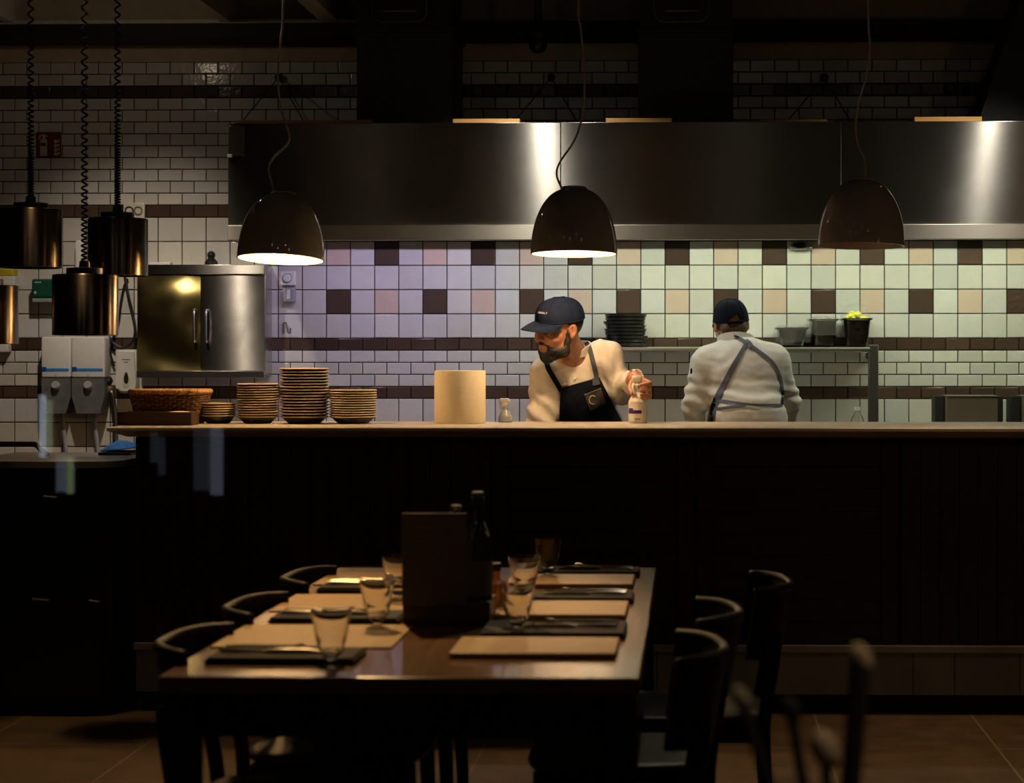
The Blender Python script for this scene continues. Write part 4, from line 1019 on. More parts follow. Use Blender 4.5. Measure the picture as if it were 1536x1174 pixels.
def strip(tree, pts, w, off, thick, name, m, parent, ydef, n=10):
    P = catmull([Vector((a, b, 0)) for a, b in pts], n); L_, R_ = [], []
    rows = []
    ys = []
    for i, p in enumerate(P):
        t = (P[min(i+1, len(P)-1)]-P[max(i-1, 0)]).normalized(); nn = Vector((-t.y, t.x, 0))
        ww = w if not isinstance(w, (tuple, list)) else w[0]+(w[1]-w[0])*i/(len(P)-1)
        row = []
        for k in (-1, -.33, .33, 1):
            q = p+nn*ww/2*k; h, d = ray_to(tree, q.x, q.y, ydef); row.append([q, h, d])
        rows.append(row)
    last = None
    for row in rows:
        yy = [g[1].y for g in row if g[1] is not None]
        ys.append(min(yy) if yy else None)
    known = [y for y in ys if y is not None]
    for i in range(len(ys)):
        if ys[i] is None: ys[i] = min(((abs(j-i), ys[j]) for j in range(len(ys)) if ys[j] is not None), default=(0, ydef))[1]
    out = []
    for row, ym in zip(rows, ys):
        r = []
        for q, h, d in row:
            y = h.y if h is not None and abs(h.y-ym) < .05 else ym
            r.append((W(q.x, q.y, y-off), -d))
        out.append(r)
    mb = MB(); mb.sheet(out, thick); return mb.build(name, m, parent, angle=60)
def head_axes(yaw, pitch, roll):
    """yaw 0 looks at the camera (-y); positive yaw turns the face to the viewer's left, positive pitch looks down"""
    Ry = Matrix.Rotation(roll, 3, 'Y'); Rx = Matrix.Rotation(pitch, 3, 'X'); Rz = Matrix.Rotation(yaw, 3, 'Z')
    # local axes: x right in picture, y = backward (away), z up ; face looks along -y
    return Rz.transposed() @ Rx @ Ry
def nat(v): return noise.noise(v)

def add_head(S, c, A, k=1., face=True):
    def P(x, y, z): return c+A @ Vector((x*k, -y*k, z*k))   # y = forward
    rot = A
    def E(x, y, z, r, kk=.02, op='u'): S.ell(P(x, y, z), [q*k for q in r], rot, kk, op)
    def K(a, b, ra, rb=None, kk=.012, op='u'): S.cap(P(*a), P(*b), ra*k, None if rb is None else rb*k, kk, op)
    E(0, -.012, .032, (.077, .098, .088)); E(0, .022, -.045, (.062, .074, .078), .03); E(0, .066, -.103, (.026, .022, .018), .03)
    K((-.052, .02, -.085), (0, .062, -.103), .022, .02, .03); K((.052, .02, -.085), (0, .062, -.103), .022, .02, .03)
    if face:
        K((-.036, .083, .022), (.036, .083, .022), .011, None, .02)
        for s in (-1, 1):
            E(s*.033, .100, .002, (.019, .016, .012), .014, 's')
            E(s*.033, .078, .001, (.0155, .0145, .0145), .005)
            E(s*.043, .064, -.030, (.024, .024, .020), .03)
            K((s*.018, .092, .013), (s*.048, .082, .008), .0042, .003, .008)
        K((0, .092, .012), (0, .110, -.026), .0085, .0125, .014); E(0, .113, -.030, (.0125, .0115, .0105), .010)
        for s in (-1, 1): E(s*.0125, .099, -.033, (.0085, .010, .0075), .008); E(s*.006, .108, -.041, (.0038, .006, .003), .004, 's')
        K((-.021, .087, -.0625), (.021, .087, -.0625), .0062, None, .008); K((-.017, .088, -.0745), (.017, .088, -.0745), .0072, None, .008)
        K((-.02, .098, -.0685), (.02, .098, -.0685), .0022, None, .004, 's')
    for s in (-1, 1):
        E(s*.081, -.012, -.004, (.010, .021, .032), .008); E(s*.089, -.006, -.002, (.006, .011, .017), .006, 's'); E(s*.080, -.008, -.031, (.007, .011, .010), .008)
    return P
def cap_hat(parent, c, A, k, m, tilt, back=False, text=None, brim=True, vent=False, low=0.):
    TA = A @ Matrix.Rotation(R(tilt), 3, 'X')
    def P(x, y, z): return c+TA @ Vector((x*k, -y*k, z*k))
    a, b, h, zb, yc = .0865, .108, .092+low, .030-low, -.008
    nu, nv = 112, 32; rows = []
    def dome(u, v, e=0.):
        """u angle (0 = front), v 0 rim .. 1 crown"""
        ang = v*PI/2; f = math.cos(ang)**.75 if v < .999 else 0
        s_ = 1+.012*math.cos(6*u)*math.sin(2*ang)
        fr = 1+.06*max(0, math.cos(u))*math.sin(2*ang)
        return P((a+e)*f*s_*math.sin(u), yc+(b+e)*f*s_*fr*math.cos(u), zb+(h+e)*math.sin(ang)**.9)
    mb = MB(); rg = []
    for i in range(nv+1):
        v = i/nv
        rg.append([mb.bm.verts.new(dome(2*PI*j/nu, v*.985)) for j in range(nu)])
    for i in range(nv):
        for j in range(nu):
            if vent and i < 7 and abs((((j+.5)/nu*2*PI) % (2*PI))-PI) < .40*(1-(i/7)**2)**.5: continue
            mb._f([rg[i][j], rg[i][(j+1) % nu], rg[i+1][(j+1) % nu], rg[i+1][j]])
    mb._f(rg[-1])
    geo = mb.bm.faces[:]
    bmesh.ops.recalc_face_normals(mb.bm, faces=geo)
    sol = bmesh.ops.solidify(mb.bm, geom=geo, thickness=.0032)
    hat = mb.build('cap', m, parent, angle=70)
    mb = MB(); mb.ball(P(0, yc, zb+h), .008, 12, (1, 1, .6)); mb.build('cap_button', m, hat)
    mb = MB()
    for q in range(6):
        mb.tube([dome(R(30+60*q), v/14*.97, .0014) for v in range(15)], .0013, 5)
    mb.build('panel_seams', m, hat)
    mb = MB(); mb.tube([dome(2*PI*j/60, .02, .001) for j in range(61) if not (vent and abs(2*PI*j/60-PI) < .40)], .0022, 6, cap=False) if not vent else None
    if vent:
        mb.tube([dome(R(20)+PI+(2*PI-R(40))*j/60, .02, .001) for j in range(61)], .0022, 6)
        mb.tube([dome(PI-R(26)+R(52)*j/20, .005, .002) for j in range(21)], .0055, 8, flat=1.6)
    mb.build('sweatband', m, hat)
    if brim:
        rows = []; n1, n2 = 12, 24
        for i in range(n1+1):
            t = i/n1; r = []
            for j in range(n2+1):
                u = R(-64+128*j/n2); base = Vector(((a+.001)*math.sin(u), yc+(b+.001)*math.cos(u), zb+.004))
                L_ = .080*(math.cos(u*1.3)**.6 if abs(u*1.3) < PI/2 else 0)
                x = base.x*(1+.02*t); y = base.y+L_*t; z = base.z-.019*(x/a)**2*(.35+.65*t)-.016*t*t
                r.append((P(x, y, z), TA @ Vector((0, 0, 1))))
            rows.append(r)
        mb = MB(); mb.sheet(rows, .0035); mb.build('brim', m, hat, angle=60)
    if text:
        mb = MB()
        def place(u, v):
            q = dome(u/.066+text[2], (v/.14)+text[3], .0022); return q
        text_mesh(mb, text[0], text[1], place); mb.build('cap_lettering', M['thread'], hat, smooth=False)
    return hat

def hand(S, wrist, knuck, tips, r=.0088, thumb=None, k=.008):
    """palm between wrist and knuckles, five separate finger chains"""
    S.cap(wrist, sum(knuck, Vector())/4, .024, .020, .02)
    for q in knuck: S.cap(Vector(wrist).lerp(q, .35), q, .015, .0115, .012)
    for q, ch in zip(knuck, tips):
        pts = [q]+ch
        for i, (a, b) in enumerate(zip(pts, pts[1:])): S.cap(a, b, r*(1.08-.10*i), r*(.98-.10*i), .004)
    if thumb:
        for i, (a, b) in enumerate(zip(thumb, thumb[1:])): S.cap(a, b, .0135-.0015*i, .012-.0015*i, .006)

def legs(t, pelvis, feet, yaw_f, m_body):
    """trousers and shoes below the counter line"""
    xs = np.arange(pelvis.x-.3, pelvis.x+.3, .014); ys = np.arange(pelvis.y-.35, pelvis.y+.35, .014); zs = np.arange(.02, 1.08, .014)
    S = SDF(xs, ys, zs); S.ell(pelvis, (.165, .125, .13), k=.04)
    for f, s in zip(feet, (-1, 1)):
        hip = pelvis+Vector((s*.085, 0, -.06)); ank = Vector((f.x, f.y, .10)); kn = hip.lerp(ank, .5)+Vector((0, yaw_f*.03, 0))
        S.cap(hip, kn, .088, .066, .04); S.cap(kn, ank, .066, .054, .03)
    V, Q = S.surface(); mesh_from('trousers', relax(V, Q), Q, M['trouser'], t)
    for f in feet:
        mb = MB(); d = yaw_f
        mb.ball((f.x, f.y+d*.055, .048), .05, 18, (.95, 2.6, .9)); mb.box(f.x-.047, f.x+.047, f.y+d*.055-.125, f.y+d*.055+.125, .0005, .022, .010)
        mb.build('shoe', M['black'], t, angle=50)

# ================================================================== chef with the beard, facing the room
Y1 = 8.40
t1 = empty('person', (W(882, 640, 8.6).x, 8.6, 0), 'bearded man in navy cap and dark apron leaning over the counter, holding a bottle', 'person')
pel = W(884, 700, 8.62); wst = W(880, 645, 8.58); che = W(868, 582, 8.47); nb = W(860, 535, 8.40)
RS = W(822, 562, 8.43); LS = W(907, 536, 8.42)
REl = W(812, 632, 8.40); RW = W(838, 690, 8.30); LEl = W(932, 585, 8.46); LW = W(952, 567, 8.19)
hc = W(838, 491, 8.28); A1 = head_axes(R(49), R(11), R(9)); HK = 1.0
def fine(lo, hi, st): return np.arange(lo, hi, st)
xs = np.unique(np.round(np.concatenate([fine(RS.x-.17, RS.x-.06, .010), fine(RS.x-.06, LS.x+.21, .0036)]), 5))
ys = fine(7.94, 8.80, .0042)
zs = np.unique(np.round(np.concatenate([fine(.0, 1.02, .02), fine(1.02, 1.18, .008), fine(1.18, 1.64, .0036)]), 5))
S = SDF(xs, ys, zs)
HP = add_head(S, hc, A1, HK)
S.cap(HP(0, -.035, -.06), nb+Vector((0, .03, .0)), .054, .060, .03)
S.cap(RS+Vector((.02, .02, -.01)), LS+Vector((-.02, .02, -.01)), .055, None, .04); S.cap(nb+Vector((0, .05, -.03)), che+Vector((0, .06, 0)), .055, .07, .04); S.cap(che+Vector((0, .06, 0)), pel, .075, .10, .05)
S.cap(RS, REl, .045, .036, .03); S.cap(REl, RW, .035, .026, .02); S.cap(LS, LEl, .045, .036, .03); S.cap(LEl, LW, .034, .027, .02)
# left hand closed round the neck of the spray bottle
BX = WX(957, 8.03); BY = 8.03; BR = .039
def bp3(px, py, dy): return W(px, py, BY+dy)
nk = Vector((BX, BY, 0))
kn = [bp3(971, 573, .045), bp3(974.5, 580, .043), bp3(975, 587, .043), bp3(973, 593, .045)]
tips = []
for i, (py0, py1, ex) in enumerate(((575, 577, 0), (582, 584.5, 0), (589, 591.5, 0), (594.5, 597, 2))):
    tips.append([bp3(976.5-ex, py0, .010), bp3(970.5-ex, py0+.8, -.020), bp3(961-ex+i*.6, py1, -.026)])
hand(S, LW, kn, tips, .0098, thumb=[LW+Vector((.0, -.03, -.01)), bp3(946.5, 576, .035), bp3(945, 584, .0), bp3(948.5, 590, -.022)])
# right hand resting below the counter edge
rk = [RW+Vector((.012*i-.02, -.045, -.075)) for i in range(4)]
hand(S, RW, rk, [[q+Vector((.002*i, -.028, -.022)), q+Vector((.003*i, -.035, -.052-.004*(i in (1, 2)))), q+Vector((.003*i, -.03, -.072-.005*(i in (1, 2))))] for i, q in enumerate(rk)], .009, thumb=[RW+Vector((.02, -.01, -.03)), RW+Vector((.048, -.035, -.06)), RW+Vector((.05, -.055, -.085))])
for s, fx in ((-1, -.1), (1, .1)):
    S.cap(pel+Vector((s*.085, 0, -.06)), Vector((pel.x+fx, pel.y, .10)), .075, .045, .03); S.cap(Vector((pel.x+fx, pel.y, .09)), Vector((pel.x+fx, pel.y-.12, .05)), .04, .03, .02)
V, Q = S.surface(); V = relax(V, Q, 1, .4)
body1, Vb = mesh_from('body', V, Q, M['skin'], t1)
# jacket
xs = fine(RS.x-.16, LS.x+.24, .0055); ys = fine(8.12, 8.83, .0058); zs = fine(.86, 1.50, .0055)
J = SDF(xs, ys, zs)
J.ell(che+Vector((0, .02, 0)), (.165, .118, .165), k=.05); J.ell(wst, (.168, .135, .17), k=.06); J.ell(pel+Vector((0, 0, .03)), (.172, .14, .14), k=.05)
J.cap(RS+Vector((.03, .02, -.015)), LS+Vector((-.03, .02, -.015)), .068, None, .05)
J.cap(nb+Vector((-.03, .04, -.022)), RS, .05, .058, .04); J.cap(nb+Vector((.03, .04, -.022)), LS, .05, .060, .04)
J.cap(RS, REl, .074, .062, .045); J.cap(REl, RW, .058, .044, .03)
J.cap(LS, LEl, .070, .055, .04); J.cap(LEl, LW+Vector((0, .045, 0)), .053, .040, .03)
J.cap(nb+Vector((-.004, -.02, .02)), HP(0, -.02, -.07), .056, .062, .02, 's')
vdir = (W(866, 556, 8.32)-W(858, 530, 8.34))
J.cap(W(857, 533, 8.31), W(866, 552, 8.31), .020, .004, .01, 's')
J.cap(LW+Vector((0, .004, 0)), LW+Vector((.0, -.06, 0)), .05, .06, .006, 's')
V, Q = J.surface(); V = relax(V, Q, 3, .5)
def folds1(v, n):
    a = .005*nat(Vector((v.x*16, v.y*8, v.z*7+3)))+.0035*nat(Vector((v.x*38+v.z*14, v.y*16, v.z*18)))
    if v.x < RS.x+.05: a += .0065*math.sin(v.z*75+v.x*60+3*nat(v*9))*max(0, min(1, (1.36-v.z)*5))
    if v.x > LS.x-.02: a += .005*math.sin(v.x*95+v.z*30+3*nat(v*9))
    a += .0042*math.sin((v.x*.6+v.z)*58+2.4*nat(v*7))*max(0, min(1, (v.x-che.x)*6))
    return a
jac1, Vj = mesh_from('jacket', V, Q, M['jacket'], t1, folds1)
T1 = bvh(Vj, Q)
# stand collar, open at the throat
def collar(t, c, A, r, h, gap, m, rx=1., flare=.006, name='collar', phase=0.):
    rows = []
    for i in range(7):
        u = i/6; row = []
        for j in range(49):
            a = R(phase)+gap/2+(2*PI-gap)*j/48
            d = Vector((math.sin(a), -math.cos(a)*rx, 0)); cut = .35*math.exp(-((min(j, 48-j))/4)**2)
            p = c+A @ (d*(r+flare*u)+Vector((0, 0, h*u*(1-cut)))); row.append((p, A @ d.normalized()))
        rows.append(row)
    mb = MB(); mb.sheet(rows, .005); return mb.build(name, m, t, angle=70)
CA = Matrix.Rotation(R(16), 3, 'X') @ Matrix.Rotation(R(-6), 3, 'Y')
collar(t1, nb+Vector((.004, .016, .010)), CA, .070, .042, R(48), M['jacket'], .92, phase=-8)
# button line and buttons on the jacket front
strip(T1, [(868, 549), (872, 562), (874, 578)], 1.6, .0035, .002, 'front_seam', M['jacket'], t1, 8.35)
for px, py in ((846, 571), (862, 568)):
    h, d = ray_to(T1, px, py, 8.35)
    if h is not None: mb = MB(); mb.ball(h-d*.003, .0062, 12, (1, .5, 1)); mb.build('button', M['thread'], t1)
# apron bib, straps, pocket patch
ap = empty('apron_group', (0, 0, 0), None, None); bpy.data.objects.remove(ap)
bib = drape(T1, ((840.5, 582), (899, 565.5), (947, 658), (838, 660)), 26, 26, .012, .004, 'apron', M['navy'], t1, 8.35)
TB = None
strip(T1, [(842, 586), (835, 574), (828, 562), (822, 551), (820, 541)], 8, .010, .003, 'neck_strap', M['navy'], bib, 8.4)
strip(T1, [(895, 570), (893, 556), (889, 540), (884, 522), (879, 513)], 7.2, .010, .003, 'neck_strap', M['denim'], bib, 8.4)
drape(T1, ((888.5, 567.5), (897.5, 565.5), (900.5, 576), (890, 578.5)), 5, 4, .0175, .003, 'strap_tab', M['denim'], bib, 8.35)
pk_ = drape(T1, ((877, 591.5), (901.5, 581.5), (909, 604.5), (885.5, 617)), 10, 10, .0185, .004, 'pocket', M['patch'], bib, 8.35)
strip(T1, [(876.5, 592), (889, 587), (901.5, 582)], 1.1, .0222, .002, 'pocket_edge', M['grey_print'], pk_, 8.35)
ringp = [(889.5+5.6*math.cos(R(a)), 599.5+6.4*math.sin(R(a))) for a in range(70, 330, 20)]
strip(T1, ringp, 1.3, .0222, .002, 'round_emblem', M['sign_white'], pk_, 8.35, 3)
# head: beard, brows, cap
B = SDF(fine(hc.x-.12, hc.x+.12, .0036), fine(hc.y-.15, hc.y+.12, .0036), fine(hc.z-.17, hc.z+.05, .0036))
def bK(a, b, ra, rb=None, kk=.012, op='u'): B.cap(HP(*a), HP(*b), ra*HK, None if rb is None else rb*HK, kk, op)
bK((-.056, .021, -.089), (0, .068, -.109), .0245, .0275, .02); bK((.056, .021, -.089), (0, .068, -.109), .0245, .0275, .02)
for s in (-1, 1):
    bK((s*.072, .006, -.004), (s*.067, .010, -.05), .008, .012, .012); bK((s*.067, .010, -.05), (s*.058, .022, -.088), .013, .019, .015)
    bK((s*.040, .064, -.081), (s*.050, .035, -.087), .0175, .020, .015); bK((s*.004, .094, -.0505), (s*.030, .082, -.064), .0078, .0085, .006); bK((s*.028, .082, -.062), (s*.032, .074, -.088), .0085, .012, .01)
bK((-.02, .082, -.094), (.02, .082, -.094), .0125, None, .01); bK((0, .070, -.112), (0, .072, -.126), .018, .012, .015)
bK((-.02, .092, -.0685), (.02, .092, -.0685), .0105, None, .004, 's')
V, Q = B.surface(); V = relax(V, Q, 1)
mesh_from('beard', V, Q, M['hair'], t1, lambda v, n: .0022*nat(v*170)+.0016*nat(v*70))
mb = MB()
for s in (-1, 1):
    mb.tube([HP(s*.014, .0955, .022), HP(s*.030, .0945, .029), HP(s*.048, .083, .027), HP(s*.056, .074, .021)], [.0024, .0033, .003, .0016], 8, flat=.7)
mb.build('eyebrows', M['hair'], t1)
mb = MB()
for s in (-1, 1):
    mb.tube([HP(s*.020, .0935, -.0035), HP(s*.033, .0950, -.0075), HP(s*.046, .0885, -.0045)], [.0012, .0022, .0012], 6)
mb.build('eyelashes', M['hair'], t1)
mb = MB(); mb.tube([HP(-.018, .0905, -.0745), HP(0, .0955, -.0755), HP(.018, .0905, -.0745)], [.003, .0055, .003], 8); mb.tube([HP(-.019, .090, -.0630), HP(0, .094, -.0620), HP(.019, .090, -.0630)], [.002, .0036, .002], 8); mb.build('lips', M['lip'], t1)
Hh = SDF(fine(hc.x-.12, hc.x+.12, .004), fine(hc.y-.14, hc.y+.16, .004), fine(hc.z-.12, hc.z+.13, .004))
Hh.ell(HP(0, -.018, .030), (.0815*HK, .100*HK, .090*HK), A1)
Hh.ell(HP(0, .095, -.028), (.2, .105, .11), A1, .01, 's'); Hh.ell(HP(0, .02, -.135), (.2, .14, .075), A1, .01, 's'); Hh.ell(HP(0, .06, .0), (.2, .062, .035), A1, .01, 's')
V, Q = Hh.surface(); mesh_from('hair', relax(V, Q, 1), Q, M['hair'], t1, lambda v, n: .001*nat(v*150))
cap_hat(t1, hc, A1, HK*1.03, M['navy_cap'], -2, text=('FAMILY', .0115, .20, .30))
legs(t1, pel, [Vector((pel.x-.1, pel.y, 0)), Vector((pel.x+.1, pel.y, 0))], -1, None)
# the bottle he holds (stands on the counter)
z = CZ+.0006; zsh_ = W(957, 598, BY).z; zn = W(957, 590, BY).z; zt_ = W(951, 563, BY).z
bt = empty('cleaner_bottle', (BX, BY, z), 'white spray bottle with purple label held by the bearded man', 'bottle')
mb = MB(); mb.lathe([(BR*.93, z), (BR, z+.006), (BR, zsh_-.012), (BR*.86, zsh_+.001), (BR*.5, zn), (.016, zn+.006), (.015, zn+.020)], (BX, BY, 0), 40); mb.build('bottle_body', M['bottle_white'], bt)
def lab(mb, px0, py0, px1, py1, e):
    a0 = math.asin(max(-.98, min(.98, (WX(px0, BY)-BX)/BR))); a1 = math.asin(max(-.98, min(.98, (WX(px1, BY)-BX)/BR)))
    za_, zb_ = max(W(0, py1, BY).z, z+.008), W(0, py0, BY).z; rows = []
    for zz in (zb_, za_):
        rows.append([(Vector((BX+(BR+e)*math.sin(a0+(a1-a0)*k/12), BY-(BR+e)*math.cos(a0+(a1-a0)*k/12), zz)), Vector((math.sin(a0+(a1-a0)*k/12), -math.cos(a0+(a1-a0)*k/12), 0))) for k in range(13)])
    mb.sheet(rows, .0006)
mb = MB(); lab(mb, 944.5, 610, 965, 634, .0010); lb = mb.build('paper_label', M['label_white'], bt)
mb = MB(); lab(mb, 944, 611, 950, 616, .0018); lab(mb, 944, 614, 962.5, 619, .0018); mb.build('purple_band', M['purple'], lb)
mb = MB(); lab(mb, 953, 626, 961, 627.5, .0018); mb.build('label_print', M['grey_print'], lb)
mb = MB(); mb.lathe([(.0165, zn+.0205), (.0165, zn+.034), (.012, zn+.038), (.011, zt_-.03), (0, zt_-.03)], (BX-.004, BY, 0), 20)
mb.box(BX-.026, BX+.016, BY-.012, BY+.012, zt_-.032, zt_, .008); mb.tube(catmull([(BX-.016, BY-.004, zt_-.03), (BX-.020, BY-.026, zt_-.05), (BX-.010, BY-.030, zt_-.075)], 6), .0055, 8)
mb.build('spray_head', M['bottle_white'], bt)

# ================================================================== chef seen from behind
t2 = empty('person', (W(1118, 640, 9.42).x, 9.42, 0), 'man seen from behind in black cap and pale jacket with crossed apron straps', 'person')
pel = W(1120, 706, 9.40); wst = W(1121, 630, 9.40); che = W(1118, 570, 9.47); nb = W(1103, 512, 9.54)
LSh = W(1061, 545, 9.50); RSh = W(1160, 541, 9.50)
LEl = W(1043, 604, 9.50); LWr = W(1037, 668, 9.62); REl = W(1183, 603, 9.58); RWr = W(1176, 655, 9.80)
hc = W(1096, 486, 9.62); A2 = head_axes(R(180-10), R(14), R(4)); HK2 = .98
xs = np.unique(np.round(np.concatenate([fine(LSh.x-.16, LSh.x-.01, .012), fine(LSh.x-.01, RSh.x-.05, .0042), fine(RSh.x-.05, RSh.x+.17, .012)]), 5))
ys = fine(9.20, 10.02, .0055); zs = np.unique(np.round(np.concatenate([fine(0, 1.38, .016), fine(1.38, 1.68, .0042)]), 5))
S = SDF(xs, ys, zs); HP = add_head(S, hc, A2, HK2)
S.cap(HP(0, -.035, -.06), nb+Vector((0, .01, -.03)), .054, .058, .03)
S.cap(LSh+Vector((.02, .02, -.03)), RSh+Vector((-.02, .02, -.03)), .045, None, .04); S.cap(nb+Vector((0, .03, -.06)), che, .05, .09, .04); S.cap(che, pel, .11, .11, .05)
for a, b, c in ((LSh, LEl, LWr), (RSh, REl, RWr)):
    S.cap(a, b, .046, .037, .03); S.cap(b, c, .036, .027, .02)
    kk = [c+Vector((.018*i-.027, .075, -.03)) for i in range(4)]
    hand(S, c, kk, [[q+Vector((.002*i, .03, -.012)), q+Vector((.002*i, .05, -.03-.003*(i in (1, 2)))), q+Vector((.002*i, .06, -.048-.004*(i in (1, 2))))] for i, q in enumerate(kk)], .0092, thumb=[c+Vector((.022, .02, -.01)), c+Vector((.05, .05, -.025)), c+Vector((.052, .075, -.04))])
for s in (-1, 1):
    S.cap(pel+Vector((s*.085, 0, -.06)), Vector((pel.x+s*.1, pel.y, .10)), .075, .045, .03); S.cap(Vector((pel.x+s*.1, pel.y, .09)), Vector((pel.x+s*.1, pel.y+.12, .05)), .04, .03, .02)
V, Q = S.surface(); V = relax(V, Q, 1, .4); mesh_from('body', V, Q, M['skin2'], t2)
xs = fine(LSh.x-.16, RSh.x+.17, .0058); ys = fine(9.16, 9.86, .006); zs = fine(.84, 1.50, .0058)
J = SDF(xs, ys, zs)
J.ell(che, (.182, .135, .20), k=.05); J.ell(wst+Vector((.006, 0, 0)), (.186, .150, .17), k=.06); J.ell(pel+Vector((.004, 0, .03)), (.185, .15, .16), k=.05)
J.cap(LSh+Vector((.02, 0, -.015)), RSh+Vector((-.02, 0, -.015)), .075, None, .05)
J.cap(nb+Vector((-.03, .0, -.03)), LSh, .056, .062, .05); J.cap(nb+Vector((.03, .0, -.03)), RSh, .056, .062, .05)
J.cap(LSh, LEl, .074, .060, .045); J.cap(LEl, LWr, .058, .044, .03); J.cap(RSh, REl, .072, .058, .045); J.cap(REl, RWr, .055, .044, .03)
J.cap(nb+Vector((0, .02, .0)), HP(0, .02, -.08), .056, .064, .015, 's')
for c in (LWr, RWr): J.cap(c+Vector((0, .0, -.004)), c+Vector((0, .09, -.06)), .05, .06, .006, 's')
V, Q = J.surface(); V = relax(V, Q, 3, .5)
def folds2(v, n):
    a = .003*nat(Vector((v.x*12, v.y*8, v.z*9+7)))+.002*nat(Vector((v.x*20, v.y*16, v.z*40)))
    w = max(0, 1-abs(v.z-1.19)/.09); a += .0055*w*math.sin(v.z*105+v.x*13+2.2*nat(v*6))
    if v.x < LSh.x+.06: a += .0045*math.sin(v.z*70+v.x*50+3*nat(v*8))*max(0, min(1, (1.39-v.z)*6))
    w2 = max(0, 1-abs(v.x-LSh.x-.10)/.07)*max(0, 1-abs(v.z-1.33)/.08); a += .004*w2*math.sin(v.x*70-v.z*80)
    return a
jac2, Vj = mesh_from('jacket', V, Q, M['jacket2'], t2, folds2)
T2 = bvh(Vj, Q)
CA = Matrix.Rotation(R(-22), 3, 'X')
collar(t2, nb+Vector((.002, .002, -.026)), CA, .084, .044, R(40), M['jacket2'], .95, phase=180)
apn = strip(T2, [(1122, 509), (1112, 528), (1101, 547), (1088, 572), (1077, 593), (1068, 618), (1064, 650)], (5, 11), .009, .003, 'apron_strap', M['denim'], t2, 9.3)
strip(T2, [(1095, 503), (1108, 507), (1124, 516), (1142, 529), (1158, 542), (1168, 558), (1173, 575), (1174, 592), (1173, 608)], (5.5, 3.6), .0095, .003, 'apron_strap', M['denim'], t2, 9.3)
strip(T2, [(1070, 601), (1088, 601.5), (1108, 604.5), (1130, 607), (1152, 607.5), (1174, 607)], 4, .011, .004, 'waist_tie', M['denim'], t2, 9.3)
strip(T2, [(1069, 613), (1084, 611.5), (1100, 609), (1118, 607.5)], 3.4, .010, .004, 'waist_tie', M['denim'], t2, 9.3)
strip(T2, [(1122, 521), (1126, 517), (1122, 512)], 6, .0125, .003, 'strap_crossing', M['denim'], t2, 9.3)
# sleeve badge on the left arm
h, d = ray_to(T2, 1037, 557, 9.5)
if h is not None: mb = MB(); mb.ball(h+Vector((.0, .0, 0)), .017, 14, (.35, .6, 1)); mb.build('sleeve_badge', M['navy'], t2)
Hh = SDF(fine(hc.x-.12, hc.x+.12, .004), fine(hc.y-.15, hc.y+.15, .004), fine(hc.z-.13, hc.z+.13, .004))
Hh.ell(HP(0, -.016, .020), (.0800*HK2, .1005*HK2, .090*HK2), A2); Hh.cap(HP(-.035, -.075, -.045), HP(.035, -.075, -.045), .030, None, .03)
Hh.ell(HP(0, .105, -.02), (.2, .115, .13), A2, .01, 's'); Hh.ell(HP(0, .0, -.125), (.2, .16, .062), A2, .01, 's')
V, Q = Hh.surface(); mesh_from('hair', relax(V, Q, 1), Q, M['hair2'], t2, lambda v, n: .001*nat(v*150))
cap_hat(t2, hc, A2, HK2*1.02, M['navy'], -17, low=.018, vent=True)
legs(t2, pel, [Vector((pel.x-.1, pel.y, 0)), Vector((pel.x+.1, pel.y, 0))], 1, None)
# ------------------------------------------------------------------ dining table in the foreground
TZ = .75
tx0, tx1, ty0, ty1 = WX(237, 3.83), WX(960, 3.83), 3.83, 5.83
def TP(px, py): 
    Y = 4.5
    for _ in range(8):
        s = scale_at(px, Y); z = W(px, py, Y).z; Y *= (H-TZ)/(H-z)
    return W(px, py, Y)
tb = empty('dining_table', ((tx0+tx1)/2, 4.83, 0), 'long dark wooden dining table laid for six in front of the counter', 'table')
mb = MB(); mb.box(tx0, tx1, ty0, ty1, TZ-.035, TZ, .004); mb.build('tabletop', M['table_wood'], tb)
mb = MB(); mb.box(tx0+.07, tx1-.07, ty0+.07, ty0+.09, TZ-.13, TZ-.0355); mb.box(tx0+.07, tx1-.07, ty1-.09, ty1-.07, TZ-.13, TZ-.0355); mb.box(tx0+.07, tx0+.09, ty0+.091, ty1-.091, TZ-.13, TZ-.0355); mb.box(tx1-.09, tx1-.07, ty0+.091, ty1-.091, TZ-.13, TZ-.0355)
mb.build('apron_frame', M['chair_wood'], tb, smooth=False)
for x in (tx0+.04, tx1-.04):
    for y in (ty0+.04, ty1-.04):
        mb = MB(); mb.box(x-.032, x+.032, y-.032, y+.032, 0, TZ-.0355, .005); mb.build('leg', M['chair_wood'], tb)
nth = ('nearest', 'middle', 'farthest')
seatY_L = (4.15, 4.74, 5.36); seatY_R = (4.23, 4.86, 5.46)
